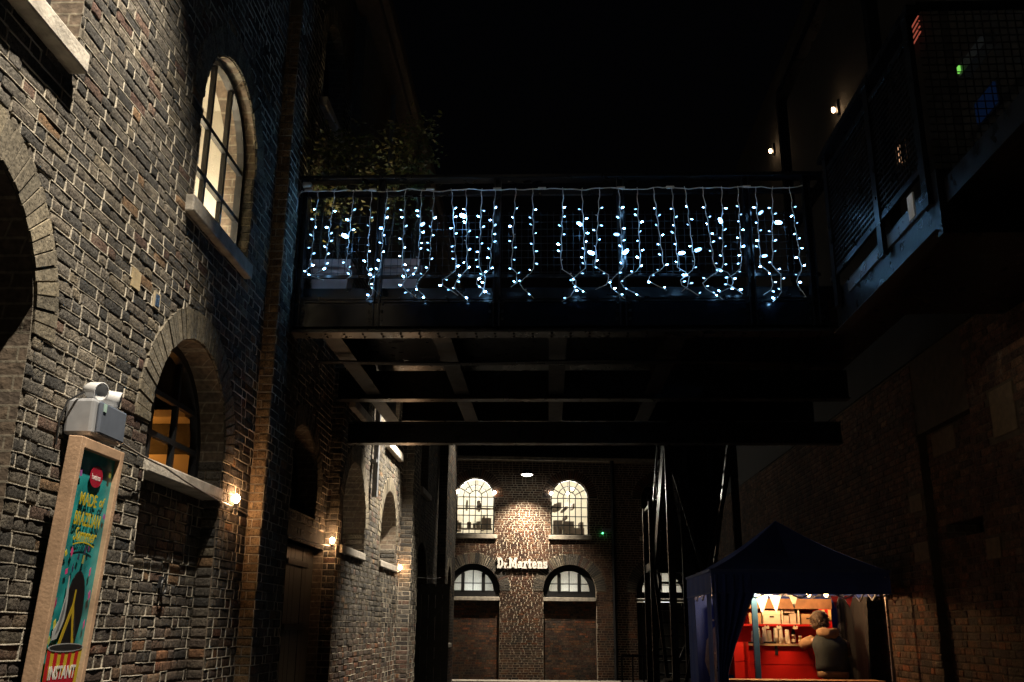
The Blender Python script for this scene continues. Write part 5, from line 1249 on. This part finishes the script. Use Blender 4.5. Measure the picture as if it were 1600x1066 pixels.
# stall lamps
for i, x in enumerate((3.43, 3.66)):
    e = empty('stall_bulb', (x, 13.32, 2.12), ('bare warm bulb under the tent roof, the left one', 'bare warm bulb under the tent roof, the right one')[i], 'bulb', 'bulbs under the tent roof')
    b = MB(); b.lathe([(.001,-.035),(.02,-.03),(.03,-.008),(.026,.015),(.012,.035),(.001,.037)], (x, 13.32, 2.04), 12); b.build('bulb', emit_mat('stall_bulb', (1,.55,.22), 25), e, smooth=True)
    b = MB(); b.tube([(x, 13.32, 2.07), (x, 13.32, 2.3)], .012, 6); b.build('socket', M['iron'], e)
    light('lamp_light', 'POINT', (x, 13.32, 1.99), 3.5, (1,.5,.2), e, .04)
sl = empty('stall_lamp', (2.95, 12.75, 2.3), 'shaded work lamp under the tent roof above the cups', 'lamp')
b = MB(); b.lathe([(.02, .12), (.05, .1), (.11, 0)], (2.78, 13.02, 2.18), 16); b.tube([(2.78, 13.02, 2.29), (2.78, 13.02, 2.78)], .006, 5); b.build('lamp_shade', M['iron'], sl)
light('lamp_light', 'POINT', (2.78, 13.02, 2.13), 72, (1,.58,.26), sl, .05)
# clear window contents: folded frame and bags
fd = empty('folding_rack', (2.15, 12.9, 0), 'folded pale wire rack behind the tent side window', 'rack')
b = MB()
for (p, q) in (((2.1,13.3,.2),(2.1,12.6,1.7)), ((2.1,12.6,.2),(2.1,13.3,1.7)), ((2.1,12.6,1.7),(2.1,13.3,1.7)), ((2.1,12.6,1.3),(2.1,13.3,1.3)), ((2.1,13.3,.1),(2.1,13.3,1.8))): b.tube([p, q], .012, 6)
b.build('frame', simple('pale_wire', (.55,.42,.34), .4), fd)
bg_ = empty('cloth_bag', (2.3, 13.0, 0), 'pale mauve cloth bag hanging behind the tent side window', 'bag')
b = MB(); b.lathe([(.001,-.35),(.12,-.33),(.17,-.15),(.14,.1),(.06,.22),(.03,.27)], (2.16, 13.05, 1.35), 14); b.build('sack', simple('mauve_cloth', (.30,.24,.30), .8, bump=.4, bscale=14), bg_, smooth=True)
b = MB(); b.tube([(2.3, 13.05, 1.6), (2.2, 13.05, 1.85), (2.1, 13.0, 2.0)], .01, 5); b.build('strap', M['iron'], bg_)
# white chair
ch = empty('plastic_chair', (1.95, 14.9, 0), 'white plastic chair standing beside the tent back corner', 'chair')
wp = M['white_plastic']
b = MB()
for k in range(4): b.bar((1.74+k*.11, 14.95, .46), (1.72+k*.115, 15.02, .88), .05, .02)
b.bar((1.68, 15.025, .88), (2.12, 15.025, .88), .06, .03); b.build('backrest', wp, ch, bevel=.006)
b = MB(); b.box(1.7, 14.5, .43, 2.1, 14.95, .46); b.build('seat', wp, ch, bevel=.01)
for (x, y) in ((1.72, 14.52), (2.08, 14.52), (1.72, 14.93), (2.08, 14.93)):
    b = MB(); b.bar((x, y, 0), (x, y, .43), .04); b.build('leg', wp, ch)

# ------------------------------------------------------------------ person at the worktop
per = empty('person', (3.5, 13.0, 0), 'person in a dark vest with tan sleeves leaning over the red worktop, back turned', 'person')
def skin(name, V, E, R, mat, sub=2, parent=per):
    V = [(x+.07, y, z) for x, y, z in V]
    me = bpy.data.meshes.new(name); me.from_pydata(V, E, []); me.materials.append(mat)
    o = bpy.data.objects.new(name, me); COL.objects.link(o); attach(o, parent)
    sm = o.modifiers.new('skin', 'SKIN'); sm.use_smooth_shade = True
    if not me.skin_vertices: me.skin_vertices.new()
    for k, r in enumerate(R):
        sv = me.skin_vertices[0].data[k]; sv.radius = (r, r) if not hasattr(r, '__len__') else r; sv.use_root = (k == 0)
    fold = None
    ss = o.modifiers.new('sub', 'SUBSURF'); ss.levels = sub; ss.render_levels = sub
    if name in ('vest', 'sleeve', 'hood', 'hem_band'):
        tx = bpy.data.textures.get('folds') or bpy.data.textures.new('folds', 'CLOUDS'); tx.noise_scale = .07
        dm = o.modifiers.new('folds', 'DISPLACE'); dm.texture = tx; dm.strength = .05; dm.mid_level = .5; dm.texture_coords = 'LOCAL'
    return o
skn = simple('skin', (.42,.22,.14), .5, noise=.1); tan = simple('tan_fleece', (.30,.18,.09), .85, noise=.2, nscale=20, bump=.3); dark = simple('dark_vest', (.022,.029,.028), .8, noise=.25, nscale=14, bump=.3, bscale=30)
trou = simple('dark_trousers', (.015,.016,.02), .85)
# body: pelvis, spine, neck, head, arms with hands, legs
V = [(3.5,12.98,.95), (3.5,12.99,1.18), (3.5,13.03,1.40), (3.49,13.08,1.50), (3.46,13.13,1.57), (3.44,13.15,1.66), (3.43,13.155,1.76),
     (3.68,13.06,1.46), (3.76,13.18,1.28), (3.66,13.42,1.40), (3.62,13.50,1.425),      # right arm
     (3.32,13.08,1.46), (3.22,13.24,1.40), (3.27,13.44,1.435), (3.30,13.51,1.435),     # left arm
     (3.60,12.98,.90), (3.61,13.0,.50), (3.61,12.95,.09), (3.62,13.10,.045),
     (3.40,12.98,.90), (3.39,13.0,.50), (3.39,12.95,.09), (3.38,13.10,.045)]
E_ = [(0,1),(1,2),(2,3),(3,4),(4,5),(5,6),(2,7),(7,8),(8,9),(9,10),(2,11),(11,12),(12,13),(13,14),(0,15),(15,16),(16,17),(17,18),(0,19),(19,20),(20,21),(21,22)]
Rr = [.11,.11,.105,.07,.058,.085,.075,.05,.05,.034,.03,.05,.045,.034,.03,.085,.062,.042,.035,.095,.062,.042,.035]
# fingers
def fingers(base, i0, direc, spread):
    global V, E_, Rr
    for k in range(4):
        off = Vector(spread)*(k-1.5)*.019; p1 = Vector(base)+off+Vector(direc)*.045; L = (.045, .052, .048, .038)[k]
        p2 = p1+Vector(direc)*L*.6+Vector((0,0,.004)); p3 = p2+Vector(direc)*L*.5+Vector((0,0,-.012)); n = len(V)
        V += [tuple(p1), tuple(p2), tuple(p3)]; E_ += [(i0, n), (n, n+1), (n+1, n+2)]; Rr += [.010, .009, .008]
    p1 = Vector(base)+Vector(spread)*.04+Vector(direc)*.01; n = len(V); p2 = p1+Vector(spread)*.015+Vector(direc)*.03
    V += [tuple(p1), tuple(p2)]; E_ += [(i0, n), (n, n+1)]; Rr += [.011, .009]
fingers(V[10], 10, (-.5,.85,0), (-.85,-.5,0)); fingers(V[14], 14, (.35,.93,0), (.93,-.35,0))
skin('body', V, E_, Rr, skn)
def torso(name, rings, mat, n=28, fold=.012):
    b = MB(); V_ = []
    for j, (cx, cy, z, rx, ry) in enumerate(rings):
        for k in range(n):
            t = 2*math.pi*k/n; f_ = 1 + fold*9*(math.sin(3*t+z*22)*.5+math.sin(7*t-z*31)*.35+math.sin(t*2+z*60)*.4)*.12
            c_, s__ = math.cos(t), math.sin(t); e = .8
            V_.append((cx+.07+rx*f_*math.copysign(abs(c_)**e, c_), cy+ry*f_*math.copysign(abs(s__)**e, s__), z+fold*.6*math.sin(2*t+j)))
    b.v = V_
    for j in range(len(rings)-1):
        for k in range(n): b.f.append((j*n+k, j*n+(k+1)%n, (j+1)*n+(k+1)%n, (j+1)*n+k)); b.a.append(0); b.m.append(0)
    b.f.append(tuple(range(n))[::-1]); b.f.append(tuple((len(rings)-1)*n+k for k in range(n))); b.a += [0, 0]; b.m += [0, 0]
    return b.build(name, mat, per, smooth=True)
torso('vest', [(3.5,12.965,1.085,.185,.14),(3.5,12.965,1.13,.205,.155),(3.5,12.97,1.18,.20,.155),(3.5,12.975,1.24,.195,.15),(3.5,12.985,1.30,.20,.15),(3.5,13.0,1.36,.21,.15),(3.5,13.02,1.42,.215,.145),(3.5,13.04,1.47,.20,.13),(3.49,13.06,1.51,.15,.11),(3.485,13.08,1.545,.09,.085)], dark)
torso('hem_band', [(3.5,12.965,1.015,.175,.135),(3.5,12.965,1.03,.19,.148),(3.5,12.965,1.07,.192,.15),(3.5,12.965,1.10,.186,.145)], tan, fold=.004)
skin('hood', [(3.61,13.08,1.56), (3.56,12.98,1.56), (3.48,12.95,1.53), (3.41,12.99,1.565), (3.36,13.09,1.57)], [(0,1),(1,2),(2,3),(3,4)], [.055,.07,.08,.068,.052], tan)
skin('sleeve', [(3.67,13.06,1.47), (3.76,13.18,1.28), (3.69,13.36,1.385)], [(0,1),(1,2)], [.09,.07,.052], tan)
skin('sleeve', [(3.33,13.08,1.47), (3.22,13.24,1.40), (3.26,13.38,1.432)], [(0,1),(1,2)], [.09,.07,.05], tan)
skin('trousers', [(3.5,12.98,1.02), (3.5,12.98,.93), (3.60,12.98,.86), (3.61,13.0,.50), (3.61,12.95,.10), (3.40,12.98,.86), (3.39,13.0,.50), (3.39,12.95,.10)], [(0,1),(1,2),(2,3),(3,4),(1,5),(5,6),(6,7)], [(.165,.13),(.16,.13),.105,.075,.06,.105,.075,.06], trou)
hr = MB(); Mh = Matrix.Translation((3.505, 13.14, 1.715)) @ Matrix.Rotation(.15, 4, 'X')
prof = [(.001,.122),(.055,.112),(.09,.08),(.106,.02),(.104,-.04),(.092,-.085),(.08,-.115)]
hr.lathe(prof, n=20, M=Mh)
hr.v = [(x+random.uniform(-.005,.005), y+random.uniform(-.005,.005)+(.0 if y < 13.2 else -.01), z+random.uniform(-.006,.006)) for x, y, z in hr.v]
# open the face side (towards +y, below the brow)
keep = [i for i, f in enumerate(hr.f) if not (sum(hr.v[k][1] for k in f)/4 > 13.185 and sum(hr.v[k][2] for k in f)/4 < 1.755)]
hr.f = [hr.f[i] for i in keep]; hr.a = [0]*len(hr.f); hr.m = [0]*len(hr.f)
for k in range(700):
    th = random.uniform(0, 6.283); ph = random.uniform(-.6, 1.5); n_ = Vector((math.cos(th)*math.cos(ph), math.sin(th)*math.cos(ph), math.sin(ph)))
    c = Vector((3.505, 13.14, 1.715)) + Vector((n_.x*.10, n_.y*.10, n_.z*.115))
    if c.y > 13.19 and c.z < 1.76: continue
    t_ = (n_*.5 + Vector((random.uniform(-.7, .7), random.uniform(-.5, .9), -.7))).normalized(); w_ = t_.cross(n_).normalized()*.009
    b0 = len(hr.v); hr.v += [tuple(c-w_), tuple(c+w_), tuple(c+t_*random.uniform(.03, .065)+n_*.012)]; hr.f.append((b0, b0+1, b0+2)); hr.a.append(0); hr.m.append(0)
hr.build('hair', simple('light_brown_hair', (.06,.033,.014), .55, noise=.4, nscale=30, bump=.8, bscale=90), per, smooth=True)
b = MB(); b.lathe([(.001,-.02),(.014,-.014),(.018,0),(.012,.016),(.001,.02)], (3.50, 13.262, 1.67), 8); b.build('nose', skn, per, smooth=True)
for s_ in (-1, 1):
    b = MB(); b.lathe([(.001,-.03),(.012,-.02),(.016,.01),(.008,.03),(.001,.032)], (3.505+s_*.093, 13.15, 1.67), 8); b.build('ear', skn, per, smooth=True)
    b = MB(); b.lathe([(.001,-.008),(.009,-.003),(.01,.003),(.001,.009)], (3.505+s_*.033, 13.238, 1.69), 8); b.build('eye', M['iron'], per)
b = MB(); b.box(3.48, 13.244, 1.622, 3.528, 13.25, 1.63); b.build('mouth', simple('lips', (.3,.1,.08), .5), per)
# flat curves and lettering become meshes of their own
dg = bpy.context.evaluated_depsgraph_get()
for o in [o for o in bpy.data.objects if o.type in ('CURVE', 'FONT')]:
    me = bpy.data.meshes.new_from_object(o.evaluated_get(dg)); nm = o.name
    n_ = bpy.data.objects.new('tmp', me); COL.objects.link(n_); n_.parent = o.parent; n_.matrix_parent_inverse = o.matrix_parent_inverse; n_.matrix_basis = o.matrix_basis
    bpy.data.objects.remove(o); n_.name = nm
print('leds', nled, 'objects', len(bpy.data.objects))
